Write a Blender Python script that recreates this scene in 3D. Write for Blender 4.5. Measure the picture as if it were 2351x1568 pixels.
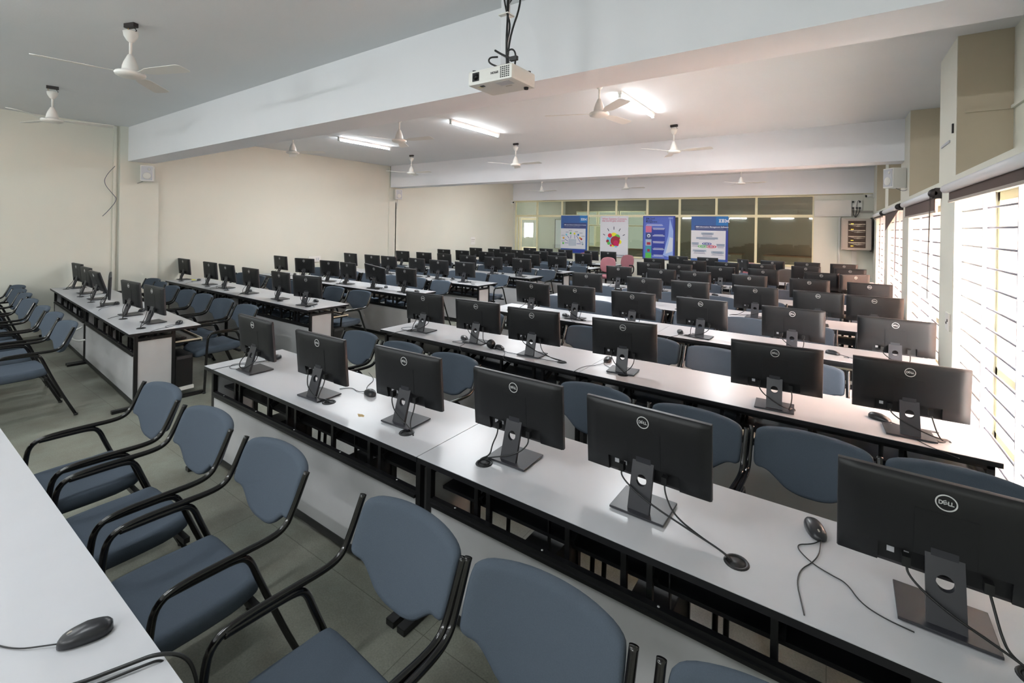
import bpy, bmesh, math, random
from mathutils import Vector, Matrix
random.seed(7)
for o in list(bpy.data.objects): bpy.data.objects.remove(o)
SC = bpy.context.scene
COL = SC.collection
PI = math.pi
R = math.radians

# ------------------------------------------------------------------ camera
cd = bpy.data.cameras.new('camera')
cam = bpy.data.objects.new('camera', cd); COL.objects.link(cam)
cam.matrix_world = Matrix.Translation((0, 0, 1.8632)) @ Matrix.Rotation(R(34.9178), 4, 'Z') @ Matrix.Rotation(R(90), 4, 'X') @ Matrix.Rotation(R(0.9414), 4, 'Z')
cd.sensor_fit = 'HORIZONTAL'; cd.sensor_width = 36.0
cd.lens = 1057.02 / 2351 * 36.0
cd.shift_y = -(784 - 519.34) / 2351
cd.clip_start = 0.02; cd.clip_end = 200
SC.camera = cam

# ------------------------------------------------------------------ world, exposure
w = bpy.data.worlds.new('sky'); SC.world = w; w.use_nodes = True
bg = w.node_tree.nodes['Background']
bg.inputs[0].default_value = (0.95, 0.97, 1.0, 1); bg.inputs[1].default_value = 22.0
SC.view_settings.view_transform = 'Standard'; SC.view_settings.look = 'None'
SC.view_settings.exposure = 1.42; SC.view_settings.gamma = 1.0
SC.view_settings.use_curve_mapping = False
TUBE_POWER = 22.0
TUBE_GLOW = 22.0

# ------------------------------------------------------------------ materials
def s2l(c):
    c = c / 255.0
    return c / 12.92 if c <= 0.04045 else ((c + 0.055) / 1.055) ** 2.4
def rgb(r, g, b): return (s2l(r), s2l(g), s2l(b), 1)
def mat(name, col, rough=0.6, metal=0.0, spec=0.5, noise=0.0, nscale=20.0, bump=0.0, bscale=200.0, detail=3.0, emit=None, es=0.0, coat=0.0):
    m = bpy.data.materials.new(name); m.use_nodes = True
    nt = m.node_tree; b = nt.nodes['Principled BSDF']
    b.inputs['Base Color'].default_value = col; b.inputs['Roughness'].default_value = rough
    b.inputs['Metallic'].default_value = metal; b.inputs['Specular IOR Level'].default_value = spec
    if coat: b.inputs['Coat Weight'].default_value = coat; b.inputs['Coat Roughness'].default_value = 0.15
    if emit: b.inputs['Emission Color'].default_value = emit; b.inputs['Emission Strength'].default_value = es
    if noise or bump:
        tc = nt.nodes.new('ShaderNodeTexCoord')
        if noise:
            n = nt.nodes.new('ShaderNodeTexNoise'); n.inputs['Scale'].default_value = nscale; n.inputs['Detail'].default_value = detail
            nt.links.new(tc.outputs['Object'], n.inputs['Vector'])
            mx = nt.nodes.new('ShaderNodeMix'); mx.data_type = 'RGBA'
            mx.inputs[6].default_value = tuple(max(0, c * (1 - noise)) for c in col[:3]) + (1,)
            mx.inputs[7].default_value = tuple(min(1, c * (1 + noise)) for c in col[:3]) + (1,)
            nt.links.new(n.outputs['Fac'], mx.inputs[0]); nt.links.new(mx.outputs[2], b.inputs['Base Color'])
        if bump:
            n2 = nt.nodes.new('ShaderNodeTexNoise'); n2.inputs['Scale'].default_value = bscale; n2.inputs['Detail'].default_value = 4
            nt.links.new(tc.outputs['Object'], n2.inputs['Vector'])
            bp = nt.nodes.new('ShaderNodeBump'); bp.inputs['Strength'].default_value = bump; bp.inputs['Distance'].default_value = 0.002
            nt.links.new(n2.outputs['Fac'], bp.inputs['Height']); nt.links.new(bp.outputs[0], b.inputs['Normal'])
    return m
def emis(name, col, s):
    m = bpy.data.materials.new(name); m.use_nodes = True; nt = m.node_tree
    nt.nodes.remove(nt.nodes['Principled BSDF'])
    e = nt.nodes.new('ShaderNodeEmission'); e.inputs[0].default_value = col; e.inputs[1].default_value = s
    nt.links.new(e.outputs[0], nt.nodes['Material Output'].inputs[0]); return m
def glass(name, tint, refl=0.08, rough=0.02):
    m = bpy.data.materials.new(name); m.use_nodes = True; nt = m.node_tree
    nt.nodes.remove(nt.nodes['Principled BSDF'])
    t = nt.nodes.new('ShaderNodeBsdfTransparent'); t.inputs[0].default_value = tint
    g = nt.nodes.new('ShaderNodeBsdfGlossy'); g.inputs['Roughness'].default_value = rough
    lw = nt.nodes.new('ShaderNodeLayerWeight'); lw.inputs[0].default_value = 0.25
    mp = nt.nodes.new('ShaderNodeMath'); mp.operation = 'MULTIPLY_ADD'; mp.inputs[1].default_value = 0.5; mp.inputs[2].default_value = refl
    x = nt.nodes.new('ShaderNodeMixShader')
    nt.links.new(lw.outputs['Fresnel'], mp.inputs[0]); nt.links.new(mp.outputs[0], x.inputs[0])
    nt.links.new(t.outputs[0], x.inputs[1]); nt.links.new(g.outputs[0], x.inputs[2])
    nt.links.new(x.outputs[0], nt.nodes['Material Output'].inputs[0]); return m

M = {}
M['wall'] = mat('cream_paint', rgb(216, 216, 204), 0.75, noise=0.03, nscale=1.5, bump=0.15, bscale=60)
M['ceil'] = mat('white_ceiling_paint', rgb(226, 229, 231), 0.8, noise=0.03, nscale=1.2, bump=0.35, bscale=45)
M['beam'] = mat('white_beam_paint', rgb(238, 240, 244), 0.75, noise=0.025, nscale=1.8, bump=0.15, bscale=50)
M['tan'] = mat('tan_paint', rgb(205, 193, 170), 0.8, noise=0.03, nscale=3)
M['cream'] = mat('cream_enamel_frame', rgb(222, 216, 180), 0.45)
M['white_laminate'] = mat('white_laminate', rgb(188, 189, 193), 0.30, noise=0.035, nscale=7, detail=5, bump=0.06, bscale=90)
M['panel_laminate'] = mat('worn_white_laminate_panel', rgb(186, 186, 187), 0.5, noise=0.07, nscale=6, detail=6)
M['black_edge'] = mat('black_edge_band', rgb(24, 24, 27), 0.4)
M['black_metal'] = mat('black_painted_steel', rgb(18, 18, 20), 0.38)
M['gloss_black'] = mat('gloss_black_tube', rgb(14, 12, 13), 0.14, spec=0.6)
M['fabric'] = mat('blue_grey_fabric', rgb(78, 87, 98), 0.92, spec=0.2, noise=0.10, nscale=260, bump=0.35, bscale=420)
M['pink_fabric'] = mat('dusty_pink_fabric', rgb(160, 108, 115), 0.92, spec=0.2, noise=0.05, nscale=200)
M['grey_fabric'] = mat('dark_grey_fabric', rgb(90, 88, 86), 0.92, spec=0.2, noise=0.05, nscale=200)
M['plastic'] = mat('matte_black_plastic', rgb(16, 16, 19), 0.5, spec=0.5, bump=0.05, bscale=900)
M['plastic_edge'] = mat('charcoal_bezel_plastic', rgb(58, 55, 58), 0.4)
M['plastic_dark'] = mat('dark_recess_plastic', rgb(15, 15, 17), 0.5)
M['stand'] = mat('charcoal_stand_plastic', rgb(48, 48, 53), 0.38)
M['screen'] = mat('black_screen', rgb(8, 8, 10), 0.12)
M['emblem'] = mat('silver_emblem', rgb(205, 205, 205), 0.4)
M['sticker'] = mat('white_sticker', rgb(190, 190, 195), 0.6)
M['cable'] = mat('black_cable', rgb(20, 20, 21), 0.45)
M['grey_cable'] = mat('grey_blue_cable', rgb(80, 84, 100), 0.5)
M['mouse'] = mat('black_mouse_plastic', rgb(38, 38, 42), 0.33)
M['white_plastic'] = mat('white_plastic', rgb(226, 225, 220), 0.35)
M['offwhite'] = mat('offwhite_metal', rgb(214, 213, 206), 0.45)
M['grey_metal'] = mat('grey_painted_metal', rgb(168, 160, 150), 0.5)
M['grille'] = mat('light_grey_grille', rgb(190, 193, 198), 0.7, noise=0.08, nscale=300)
M['brown'] = mat('brown_blind_fabric', rgb(88, 72, 66), 0.8, noise=0.05, nscale=100)
M['roller'] = mat('white_roller', rgb(220, 221, 224), 0.5)
M['dark'] = mat('dark_fitting', rgb(45, 38, 38), 0.5)
M['bar'] = mat('window_bar_paint', rgb(205, 203, 210), 0.5)
M['rod'] = mat('grey_steel_rod', rgb(135, 135, 145), 0.35, metal=0.3)
M['orange'] = mat('orange_plaster', rgb(232, 190, 172), 0.85)
M['pave'] = mat('pale_paving', rgb(236, 235, 234), 0.9)
M['wood'] = mat('chip_board_edge', rgb(190, 160, 110), 0.7)
M['trayedge'] = mat('cream_tray_edge', rgb(200, 190, 170), 0.5)
M['tubeglow'] = emis('fluorescent_glow', (0.93, 0.97, 1.0, 1), TUBE_GLOW)
M['glass'] = glass('clear_glass', (0.80, 0.84, 0.80, 1), 0.05)
M['outglass'] = glass('outer_glass', (0.97, 0.97, 0.96, 1), 0.01)
M['olive'] = mat('olive_office_wall', rgb(118, 114, 100), 0.8)
M['litpane'] = emis('lit_office_pane', rgb(205, 214, 195), 0.30)
M['litpane2'] = emis('lit_office_curtain', rgb(205, 205, 160), 0.28)
M['brownwood'] = mat('brown_wood', rgb(105, 80, 55), 0.6)

def floor_material():
    m = bpy.data.materials.new('grey_green_vinyl_tiles'); m.use_nodes = True; nt = m.node_tree; b = nt.nodes['Principled BSDF']
    tc = nt.nodes.new('ShaderNodeTexCoord')
    n = nt.nodes.new('ShaderNodeTexNoise'); n.inputs['Scale'].default_value = 3.0; n.inputs['Detail'].default_value = 8; n.inputs['Roughness'].default_value = 0.65
    n2 = nt.nodes.new('ShaderNodeTexNoise'); n2.inputs['Scale'].default_value = 120.0; n2.inputs['Detail'].default_value = 3
    br = nt.nodes.new('ShaderNodeTexBrick'); br.offset = 0.0
    br.inputs['Scale'].default_value = 1.0; br.inputs['Mortar Size'].default_value = 0.0022; br.inputs['Brick Width'].default_value = 1.5; br.inputs['Row Height'].default_value = 1.5
    br.inputs['Color1'].default_value = (1, 1, 1, 1); br.inputs['Color2'].default_value = (0.94, 0.94, 0.94, 1); br.inputs['Mortar'].default_value = (0.55, 0.53, 0.5, 1)
    cr = nt.nodes.new('ShaderNodeValToRGB'); cr.color_ramp.elements[0].position = 0.3; cr.color_ramp.elements[1].position = 0.72
    cr.color_ramp.elements[0].color = rgb(112, 109, 98); cr.color_ramp.elements[1].color = rgb(138, 142, 131)
    m1 = nt.nodes.new('ShaderNodeMix'); m1.data_type = 'RGBA'; m1.blend_type = 'MULTIPLY'; m1.inputs[0].default_value = 1.0
    m2 = nt.nodes.new('ShaderNodeMix'); m2.data_type = 'RGBA'; m2.blend_type = 'OVERLAY'; m2.inputs[0].default_value = 0.35
    for a in (n, n2, br): nt.links.new(tc.outputs['Object'], a.inputs['Vector'])
    nt.links.new(n.outputs['Fac'], cr.inputs[0]); nt.links.new(cr.outputs[0], m2.inputs[6]); nt.links.new(n2.outputs['Fac'], m2.inputs[7])
    nt.links.new(m2.outputs[2], m1.inputs[6]); nt.links.new(br.outputs['Color'], m1.inputs[7]); nt.links.new(m1.outputs[2], b.inputs['Base Color'])
    b.inputs['Roughness'].default_value = 0.38; b.inputs['Specular IOR Level'].default_value = 0.45
    return m
M['floor'] = floor_material()

# ------------------------------------------------------------------ mesh helpers
class MB:
    def __init__(s): s.v = []; s.f = []; s.sm = []; s.mi = []; s.mats = []
    def m(s, name):
        if name not in s.mats: s.mats.append(name)
        return s.mats.index(name)
    def add(s, vs, fs, mt, smooth=False):
        k = len(s.v); s.v += [tuple(v) for v in vs]; i = s.m(mt)
        for f in fs: s.f.append(tuple(k + a for a in f)); s.sm.append(smooth); s.mi.append(i)
        return s
    def box(s, x0, x1, y0, y1, z0, z1, mt, bev=0.0):
        if x0 > x1: x0, x1 = x1, x0
        if y0 > y1: y0, y1 = y1, y0
        if z0 > z1: z0, z1 = z1, z0
        if bev <= 0:
            vs = [(x, y, z) for z in (z0, z1) for y in (y0, y1) for x in (x0, x1)]
            return s.add(vs, [(0, 2, 3, 1), (4, 5, 7, 6), (0, 1, 5, 4), (2, 6, 7, 3), (0, 4, 6, 2), (1, 3, 7, 5)], mt)
        bm = bmesh.new(); bmesh.ops.create_cube(bm, size=1)
        for v in bm.verts: v.co = Vector(((x0 + x1) / 2 + v.co.x * (x1 - x0), (y0 + y1) / 2 + v.co.y * (y1 - y0), (z0 + z1) / 2 + v.co.z * (z1 - z0)))
        bmesh.ops.bevel(bm, geom=bm.edges[:], offset=bev, segments=2, affect='EDGES', profile=0.7)
        return s.bm(bm, mt, False)
    def bm(s, bm, mt, smooth=False):
        bm.verts.ensure_lookup_table(); bm.verts.index_update()
        s.add([v.co for v in bm.verts], [[v.index for v in f.verts] for f in bm.faces], mt, smooth); bm.free(); return s
    def bar(s, a, b, w_, h_, mt, up=(0, 0, 1)):
        a = Vector(a); b = Vector(b); d = (b - a).normalized(); u = Vector(up)
        if abs(d.dot(u)) > 0.98: u = Vector((1, 0, 0))
        sx = d.cross(u).normalized(); sy = sx.cross(d).normalized()
        vs = [p + sx * i * w_ / 2 + sy * j * h_ / 2 for p in (a, b) for (i, j) in ((-1, -1), (1, -1), (1, 1), (-1, 1))]
        return s.add(vs, [(3, 2, 1, 0), (4, 5, 6, 7), (0, 1, 5, 4), (1, 2, 6, 5), (2, 3, 7, 6), (3, 0, 4, 7)], mt)
    def tube(s, pts, r, mt, n=10, smooth_iter=0, cap=True):
        P = [Vector(p) for p in pts]
        for _ in range(smooth_iter):
            Q = [P[0]]
            for i in range(len(P) - 1):
                Q += [P[i] * 0.75 + P[i + 1] * 0.25, P[i] * 0.25 + P[i + 1] * 0.75]
            Q.append(P[-1]); P = Q
        rings = []; nrm = None
        for i, p in enumerate(P):
            t = (P[min(i + 1, len(P) - 1)] - P[max(i - 1, 0)])
            t = t.normalized() if t.length > 1e-9 else Vector((0, 0, 1))
            if nrm is None:
                nrm = t.orthogonal().normalized()
            else:
                nrm = (nrm - t * nrm.dot(t));
                nrm = nrm.normalized() if nrm.length > 1e-6 else t.orthogonal().normalized()
            bt = t.cross(nrm)
            rings.append([p + (nrm * math.cos(2 * PI * k / n) + bt * math.sin(2 * PI * k / n)) * r for k in range(n)])
        vs = [v for rg in rings for v in rg]; fs = []
        for i in range(len(P) - 1):
            for k in range(n):
                a = i * n + k; b_ = i * n + (k + 1) % n
                fs.append((a, b_, b_ + n, a + n))
        if cap:
            fs.append(tuple(range(n - 1, -1, -1))); fs.append(tuple((len(P) - 1) * n + k for k in range(n)))
        return s.add(vs, fs, mt, True)
    def lathe(s, prof, mt, n=24, c=(0, 0, 0), smooth=True, axis='z'):
        vs = []; fs = []
        for (r, z) in prof:
            for k in range(n):
                a = 2 * PI * k / n
                p = (r * math.cos(a), r * math.sin(a), z)
                if axis == 'y': p = (p[0], p[2], p[1])
                if axis == 'x': p = (p[2], p[0], p[1])
                vs.append((c[0] + p[0], c[1] + p[1], c[2] + p[2]))
        for i in range(len(prof) - 1):
            for k in range(n):
                a = i * n + k; b_ = i * n + (k + 1) % n
                fs.append((a, b_, b_ + n, a + n))
        fs.append(tuple(range(n - 1, -1, -1))); fs.append(tuple((len(prof) - 1) * n + k for k in range(n)))
        return s.add(vs, fs, mt, smooth)
    def quad(s, pts, mt): return s.add(pts, [tuple(range(len(pts)))], mt)
    def mesh(s, name):
        me = bpy.data.meshes.new(name); me.from_pydata(s.v, [], s.f); me.update()
        for k in s.mats: me.materials.append(M[k])
        for p, sm, mi in zip(me.polygons, s.sm, s.mi): p.use_smooth = sm; p.material_index = mi
        bm = bmesh.new(); bm.from_mesh(me); bmesh.ops.recalc_face_normals(bm, faces=bm.faces[:]); bm.to_mesh(me); bm.free()
        return me
    def build(s, name, parent=None, loc=None, rot=None):
        return link(name, s.mesh(name), parent, loc, rot)
def link(name, me, parent=None, loc=None, rot=None):
    o = bpy.data.objects.new(name, me); COL.objects.link(o)
    if parent: o.parent = parent
    if loc: o.location = loc
    if rot: o.rotation_euler = rot
    return o
def tag(o, label, cat, group=None):
    o['label'] = label; o['category'] = cat
    if group: o['group'] = group
    return o
def thing(name, label, cat, loc=(0, 0, 0), rz=0.0, group=None):
    o = link(name, None, None, loc, (0, 0, rz)); return tag(o, label, cat, group)
def struct(o): o['kind'] = 'structure'; return o
def copy_tree(o, parent=None):
    c = o.copy(); COL.objects.link(c)
    if parent: c.parent = parent
    for ch in list(o.children): copy_tree(ch, c)
    return c
ORD = ['first', 'second', 'third', 'fourth', 'fifth', 'sixth', 'seventh', 'eighth', 'ninth', 'tenth']
def text_mesh(body, size, mt, extrude=0.0008, align='LEFT', bold=0.0):
    cu = bpy.data.curves.new('t', 'FONT'); cu.body = body; cu.size = size; cu.extrude = extrude; cu.align_x = align; cu.offset = bold
    ob = bpy.data.objects.new('t', cu); COL.objects.link(ob)
    dg = bpy.context.evaluated_depsgraph_get(); me = bpy.data.meshes.new_from_object(ob.evaluated_get(dg))
    bpy.data.objects.remove(ob); me.materials.clear(); me.materials.append(M[mt]); return me

# ------------------------------------------------------------------ room dimensions
XL, XR = -10.35, 0.83
YF, YB = -3.2, 14.9
ZC, ZB = 3.51, 2.905
# floor, ceiling
struct(MB().box(XL - 0.3, XR + 0.45, YF - 0.3, YB + 0.1, -0.1, 0, 'floor').build('floor'))
struct(MB().box(XL - 0.3, XR + 0.6, YF - 0.3, YB + 0.1, ZC, ZC + 0.15, 'ceil').build('ceiling'))
struct(MB().box(XL - 0.2, XL, YF, YB + 4.6, 0, ZC, 'wall').build('wall_left'))
struct(MB().box(XL, XR, YF - 0.2, YF, 0, ZC, 'wall').build('wall_front'))
# beams
for i, (y0, y1) in enumerate(((2.79, 3.17), (8.70, 9.10))):
    struct(MB().box(XL + 0.07, XR + 0.02, y0, y1, ZB, ZC, 'beam').build('trim_%d' % (i + 1)))
struct(MB().box(XL, XR, YB - 0.03, YB + 0.25, 2.86, ZC, 'beam').build('trim_3'))
# pillars on the left wall
struct(MB().box(XL, XL + 0.07, 2.68, 3.25, 0, ZC, 'wall').box(XL, XL + 0.02, 8.70, 9.10, 0, ZC, 'wall').build('trim_4'))
# back wall: low wall, right solid part
b = MB()
b.box(XL, -0.44, YB, YB + 0.15, 0, 0.86, 'wall')
b.box(-0.44, XR + 0.02, YB, YB + 0.15, 0, 2.86, 'wall')
b.box(XL, XL + 0.10, YB, YB + 0.15, 0.86, 2.86, 'wall')
struct(b.build('wall_back'))

# right wall with deep window bays and niches above
WIN = [(3.01, 5.28), (5.90, 8.16), (8.80, 11.02), (11.60, 13.85)]
NICHE = [(3.17, 5.27), (6.0, 8.15), (9.1, 11.04), (11.65, 13.9)]
XO = 1.16
b = MB()
ys = [YF] + [v for a in WIN for v in a] + [YB]
for i in range(0, len(ys), 2):
    b.box(XR, XO, ys[i], ys[i + 1], 0, 2.2, 'wall')
for (a, c) in WIN:
    b.box(XR, XO, a, c, 0, 0.22, 'wall')
b.box(XR, XO, YF, YB, 2.2, 2.35, 'wall')
ns = [YF] + [v for a in NICHE for v in a] + [YB]
for i in range(0, len(ns), 2):
    b.box(XR, XO + 0.02, ns[i], ns[i + 1], 2.35, ZC, 'wall')
b.box(XO, XO + 0.12, YF, YB, 2.35, ZC, 'wall')
struct(b.build('wall_right'))
# tan coloured cheeks of the niches (faces turned to the door side)
b = MB()
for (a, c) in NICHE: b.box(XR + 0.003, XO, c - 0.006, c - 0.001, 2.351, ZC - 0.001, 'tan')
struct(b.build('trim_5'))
# near pillar under the first beam
struct(MB().box(XR - 0.06, XR, 2.5, 3.17, 0, ZC, 'wall').build('trim_6'))

# ------------------------------------------------------------------ right windows
def right_window(k, a, c):
    t = struct(link('window_%d' % k, None, None, (0, 0, 0)))
    f = MB(); X0, X1 = 1.085, 1.13
    f.box(X0, X1, a, a + 0.05, 0.22, 2.2, 'cream'); f.box(X0, X1, c - 0.05, c, 0.22, 2.2, 'cream')
    f.box(X0, X1, a, c, 0.22, 0.28, 'cream'); f.box(X0, X1, a, c, 2.13, 2.2, 'cream'); f.box(X0, X1, a, c, 0.74, 0.80, 'cream')
    m = (a + c) / 2; f.box(X0 + 0.01, X1 - 0.01, m - 0.03, m + 0.03, 0.22, 2.2, 'cream')
    f.build('window_frame', t)
    for (p, q) in ((a + 0.05, m - 0.03), (m + 0.03, c - 0.05)):
        MB().box(1.105, 1.109, p, q, 0.80, 2.13, 'outglass').build('pane', t)
        MB().box(1.105, 1.109, p, q, 0.28, 0.74, 'outglass').build('pane', t)
    for q in (1, 2):
        y = a + (c - a) * q / 3
        MB().box(0.855, 0.915, y - 0.006, y + 0.006, 0.22, 2.2, 'bar').build('flat_bar', t)
    z = 2.045; n = 0
    while z > 0.26:
        MB().tube([(0.885, a, z), (0.885, c, z)], 0.0075, 'rod', n=8).build('rod', t); z -= 0.139; n += 1
for k, (a, c) in enumerate(WIN): right_window(k + 2, a, c)

# roller blinds
BL = [('wide white roller blind with a brown fabric hem over the nearest window', 0.07, False),
      ('white roller blind with brown fabric half a hand down, second window from the camera', 0.13, False),
      ('white roller blind with crooked triangular brown fabric over the third window', 0.05, True),
      ('short white roller blind over the window nearest the back wall', 0.03, False)]
for (a, c), (lb, drop, tri) in zip(WIN, BL):
    t = thing('roller_blind', lb, 'blind', (XR - 0.05, (a + c) / 2, 2.24), 0, 'roller blinds over the barred windows')
    h = (c - a) / 2 + 0.05
    MB().tube([(0, -h + 0.04, 0), (0, h, 0)], 0.036, 'roller', n=16).build('roller', t)
    if tri: MB().add([(0.012, -h + 0.1, -0.03), (0.012, h - 0.05, -0.03), (0.012, h - 0.05, -0.34), (0.018, -h + 0.1, -0.03), (0.018, h - 0.05, -0.03), (0.018, h - 0.05, -0.34)], [(0, 1, 2), (3, 5, 4), (0, 3, 4, 1), (1, 4, 5, 2), (2, 5, 3, 0)], 'brown').build('blind_fabric', t)
    else: MB().box(0.012, 0.017, -h + 0.1, h - 0.06, -0.03 - drop, -0.03, 'brown').build('blind_fabric', t)
    if not tri: MB().box(0.006, 0.022, -h + 0.1, h - 0.06, -0.05 - drop, -0.03 - drop, 'grey_metal').build('bottom_bar', t)
    MB().lathe([(0.02, -0.03), (0.045, -0.02), (0.045, 0.02), (0.02, 0.03)], 'dark', c=(0, -h + 0.02, 0), axis='y', n=16).box(0, 0.05, -h - 0.01, -h + 0.03, -0.05, 0.05, 'dark').build('end_bracket', t)
    MB().tube([(-0.03, -h + 0.03, 0), (-0.035, -h + 0.04, -0.5), (-0.03, -h + 0.10, -0.95), (-0.02, -h + 0.16, -1.05), (-0.025, -h + 0.14, -0.8), (-0.02, -h + 0.06, 0)], 0.0022, 'dark', n=6, smooth_iter=2).build('pull_cord', t)

# outdoors
o = tag(MB().box(2.9, 3.2, 2.5, 16, -3, 6.5, 'orange').box(2.86, 2.9, 2.5, 16, 1.9, 2.1, 'wall').build('outside_building'), 'orange plastered building seen through the barred windows', 'building')
struct(MB().box(XO + 0.14, 2.86, -6, 40, -0.6, -0.5, 'pave').build('ground_paving'))

# ------------------------------------------------------------------ partition windows in the back wall
FX = [-10.25, -9.25, -8.18, -7.13, -6.08, -5.01, -3.98, -2.90, -1.83, -0.44]
FZ = (0.90, 2.27, 2.80)
for i in range(len(FX) - 1):
    t = struct(link('window_%d' % (i + 6), None, None, (0, 0, 0)))
    a, c = FX[i], FX[i + 1]
    f = MB(); Y0, Y1 = YB + 0.0, YB + 0.06; e = 0.032
    f.box(a - (e if i else 0), a + e, Y0, Y1, FZ[0] - 0.04, FZ[2] + 0.04, 'cream')
    if i == len(FX) - 2: f.box(c - e, c, Y0, Y1, FZ[0] - 0.04, FZ[2] + 0.04, 'cream')
    f.box(a + e, c - e, Y0, Y1, FZ[0] - 0.05, FZ[0] + 0.02, 'cream'); f.box(a + e, c - e, Y0, Y1, FZ[2], FZ[2] + 0.05, 'cream')
    f.box(a + e, c - e, Y0, Y1, FZ[1] - 0.04, FZ[1] + 0.04, 'cream')
    if i == 0: f.box(a + 0.12, a + 0.17, Y0, Y1, FZ[0], FZ[1] - 0.04, 'cream')
    f.build('window_frame', t)
    MB().box(a + e, c - e, YB + 0.028, YB + 0.032, FZ[1] + 0.04, FZ[2], 'glass').build('pane', t)
    if i: MB().box(a + e, c - e, YB + 0.028, YB + 0.032, FZ[0] + 0.02, FZ[1] - 0.04, 'glass').build('pane', t)
struct(MB().box(XL, XR, YB - 0.012, YB + 0.001, 2.835, 2.86, 'cream').build('trim_7'))
# open glazed door behind the first bay
t = struct(link('door_1', None, None, (-10.05, YB + 0.08, 0)))
d = MB(); d.box(0, 0.06, 0, 0.04, 0.05, 2.2, 'cream').box(0.62, 0.68, 0, 0.04, 0.05, 2.2, 'cream').box(0.06, 0.62, 0, 0.04, 2.12, 2.2, 'cream').box(0.06, 0.62, 0, 0.04, 0.98, 1.06, 'cream').box(0.06, 0.62, 0.01, 0.03, 0.05, 0.98, 'cream')
d.build('door_frame', t); MB().box(0.06, 0.62, 0.018, 0.022, 1.06, 2.12, 'glass').build('pane', t)
MB().box(0.63, 0.66, -0.03, 0, 1.15, 1.3, 'grey_metal').build('door_handle', t)
t.rotation_euler = (0, 0, R(38))

# office behind the glass
YO = 19.2
struct(MB().box(XL, XR + 3, YB + 0.3, YO, -0.1, 0, 'floor').build('floor_office'))
struct(MB().box(XL, XR + 3, YB + 0.25, YO, 3.2, 3.3, 'olive').build('ceiling_office'))
struct(MB().box(XL, XR + 3, YO, YO + 0.1, 0, 3.2, 'olive').build('wall_office_back'))
struct(MB().box(XR + 2.8, XR + 3, YB + 0.15, YO, 0, 3.2, 'olive').build('wall_office_right'))
def lit_window(k, x0, x1, z0, z1, mt):
    t = struct(link('window_%d' % k, None, None, (0, 0, 0)))
    f = MB(); e = 0.05; Y = YO - 0.05
    f.box(x0 - e, x1 + e, Y, YO, z0 - e, z0, 'cream').box(x0 - e, x1 + e, Y, YO, z1, z1 + e, 'cream').box(x0 - e, x0, Y, YO, z0, z1, 'cream').box(x1, x1 + e, Y, YO, z0, z1, 'cream')
    f.build('window_frame', t); MB().box(x0, x1, Y + 0.03, YO, z0, z1, mt).build('pane', t)
lit_window(15, -9.7, -8.75, 2.0, 2.55, 'litpane')
lit_window(16, -8.62, -7.75, 2.0, 2.55, 'litpane')
lit_window(17, -7.6, -6.55, 2.0, 2.55, 'litpane')
lit_window(18, -9.1, -8.85, 1.05, 1.92, 'litpane')
lit_window(19, -8.75, -8.5, 1.05, 1.92, 'litpane2')
lit_window(20, -7.35, -6.5, 1.0, 1.92, 'litpane')
wb = thing('whiteboard', 'grey whiteboard standing in the office behind the left window bays', 'whiteboard', (-11.0 + 1.6, 16.6, 1.0))
MB().box(0, 0.95, 0.0, 0.02, 0.0, 1.15, 'grille').build('board', wb)
MB().box(-0.03, 0, 0, 0.03, -0.02, 1.18, 'dark').box(0.95, 0.98, 0, 0.03, -0.02, 1.18, 'grey_metal').box(0, 0.95, 0, 0.03, 1.15, 1.18, 'grey_metal').box(0, 0.95, 0, 0.03, -0.02, 0, 'grey_metal').build('board_frame', wb)
MB().box(0.1, 0.14, 0.0, 0.03, -1.0, -0.02, 'grey_metal').box(0.8, 0.84, 0.0, 0.03, -1.0, -0.02, 'grey_metal').build('stand', wb)
for (x, lb) in ((-3.4, 'low brown office cabinet behind the poster with the blue border'), (-1.2, 'low brown office cabinet behind the rightmost glass panes'), (-7.0, 'brown office table behind the third mullion')):
    c_ = thing('office_cabinet', lb, 'cabinet', (x, 18.3, 0), 0, 'brown office cabinets behind the glass')
    MB().box(-0.75, 0.75, -0.25, 0.25, 0.0, 0.98, 'olive').build('body', c_); MB().box(-0.78, 0.78, -0.28, 0.28, 0.98, 1.02, 'brownwood').build('top', c_)

# ------------------------------------------------------------------ fluorescent tubes
TUBES = [(-7.9, 17.6, 'tube light in the office behind the glass'), (-7.74, 5.9, 'leftmost of the three lit tube lights on the ceiling'), (-4.9, 5.93, 'middle one of the three lit tube lights on the ceiling'), (-2.13, 5.9, 'lit tube light on the ceiling right of the hanging projector'),
         (-7.74, -0.25, 'tube light on the near ceiling bay, left'), (-4.9, -0.25, 'tube light on the near ceiling bay at the top left corner'), (-2.1, -0.25, 'tube light on the near ceiling bay above the camera'),
         (-7.74, 11.6, 'tube light hidden behind the second beam, left'), (-4.9, 11.6, 'tube light hidden behind the second beam, middle'), (-2.1, 11.6, 'tube light hidden behind the second beam, right')]
for (x, y, lb) in TUBES:
    t = thing('tube_light', lb, 'light', (x, y, ZC if y < 15 else 3.2), 0, 'fluorescent tube lights')
    MB().box(-0.022, 0.022, -0.63, 0.63, -0.035, 0, 'white_plastic').build('batten', t)
    MB().tube([(0, -0.60, -0.058), (0, 0.60, -0.058)], 0.013, 'tubeglow', n=12).build('tube', t)
    for sgn in (-1, 1): MB().box(-0.016, 0.016, sgn * 0.60, sgn * 0.63, -0.075, -0.03, 'white_plastic').build('lamp_holder', t)
    ld = bpy.data.lights.new('tube_area', 'AREA'); ld.shape = 'RECTANGLE'; ld.size = 0.06; ld.size_y = 1.2; ld.energy = TUBE_POWER * (0.42 if y < 1 else 1.0); ld.color = (0.92, 0.97, 1.0)
    lo = bpy.data.objects.new('tube_area', ld); COL.objects.link(lo); lo.parent = t; lo.location = (0, 0, -0.09); lo.visible_camera = False

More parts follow.
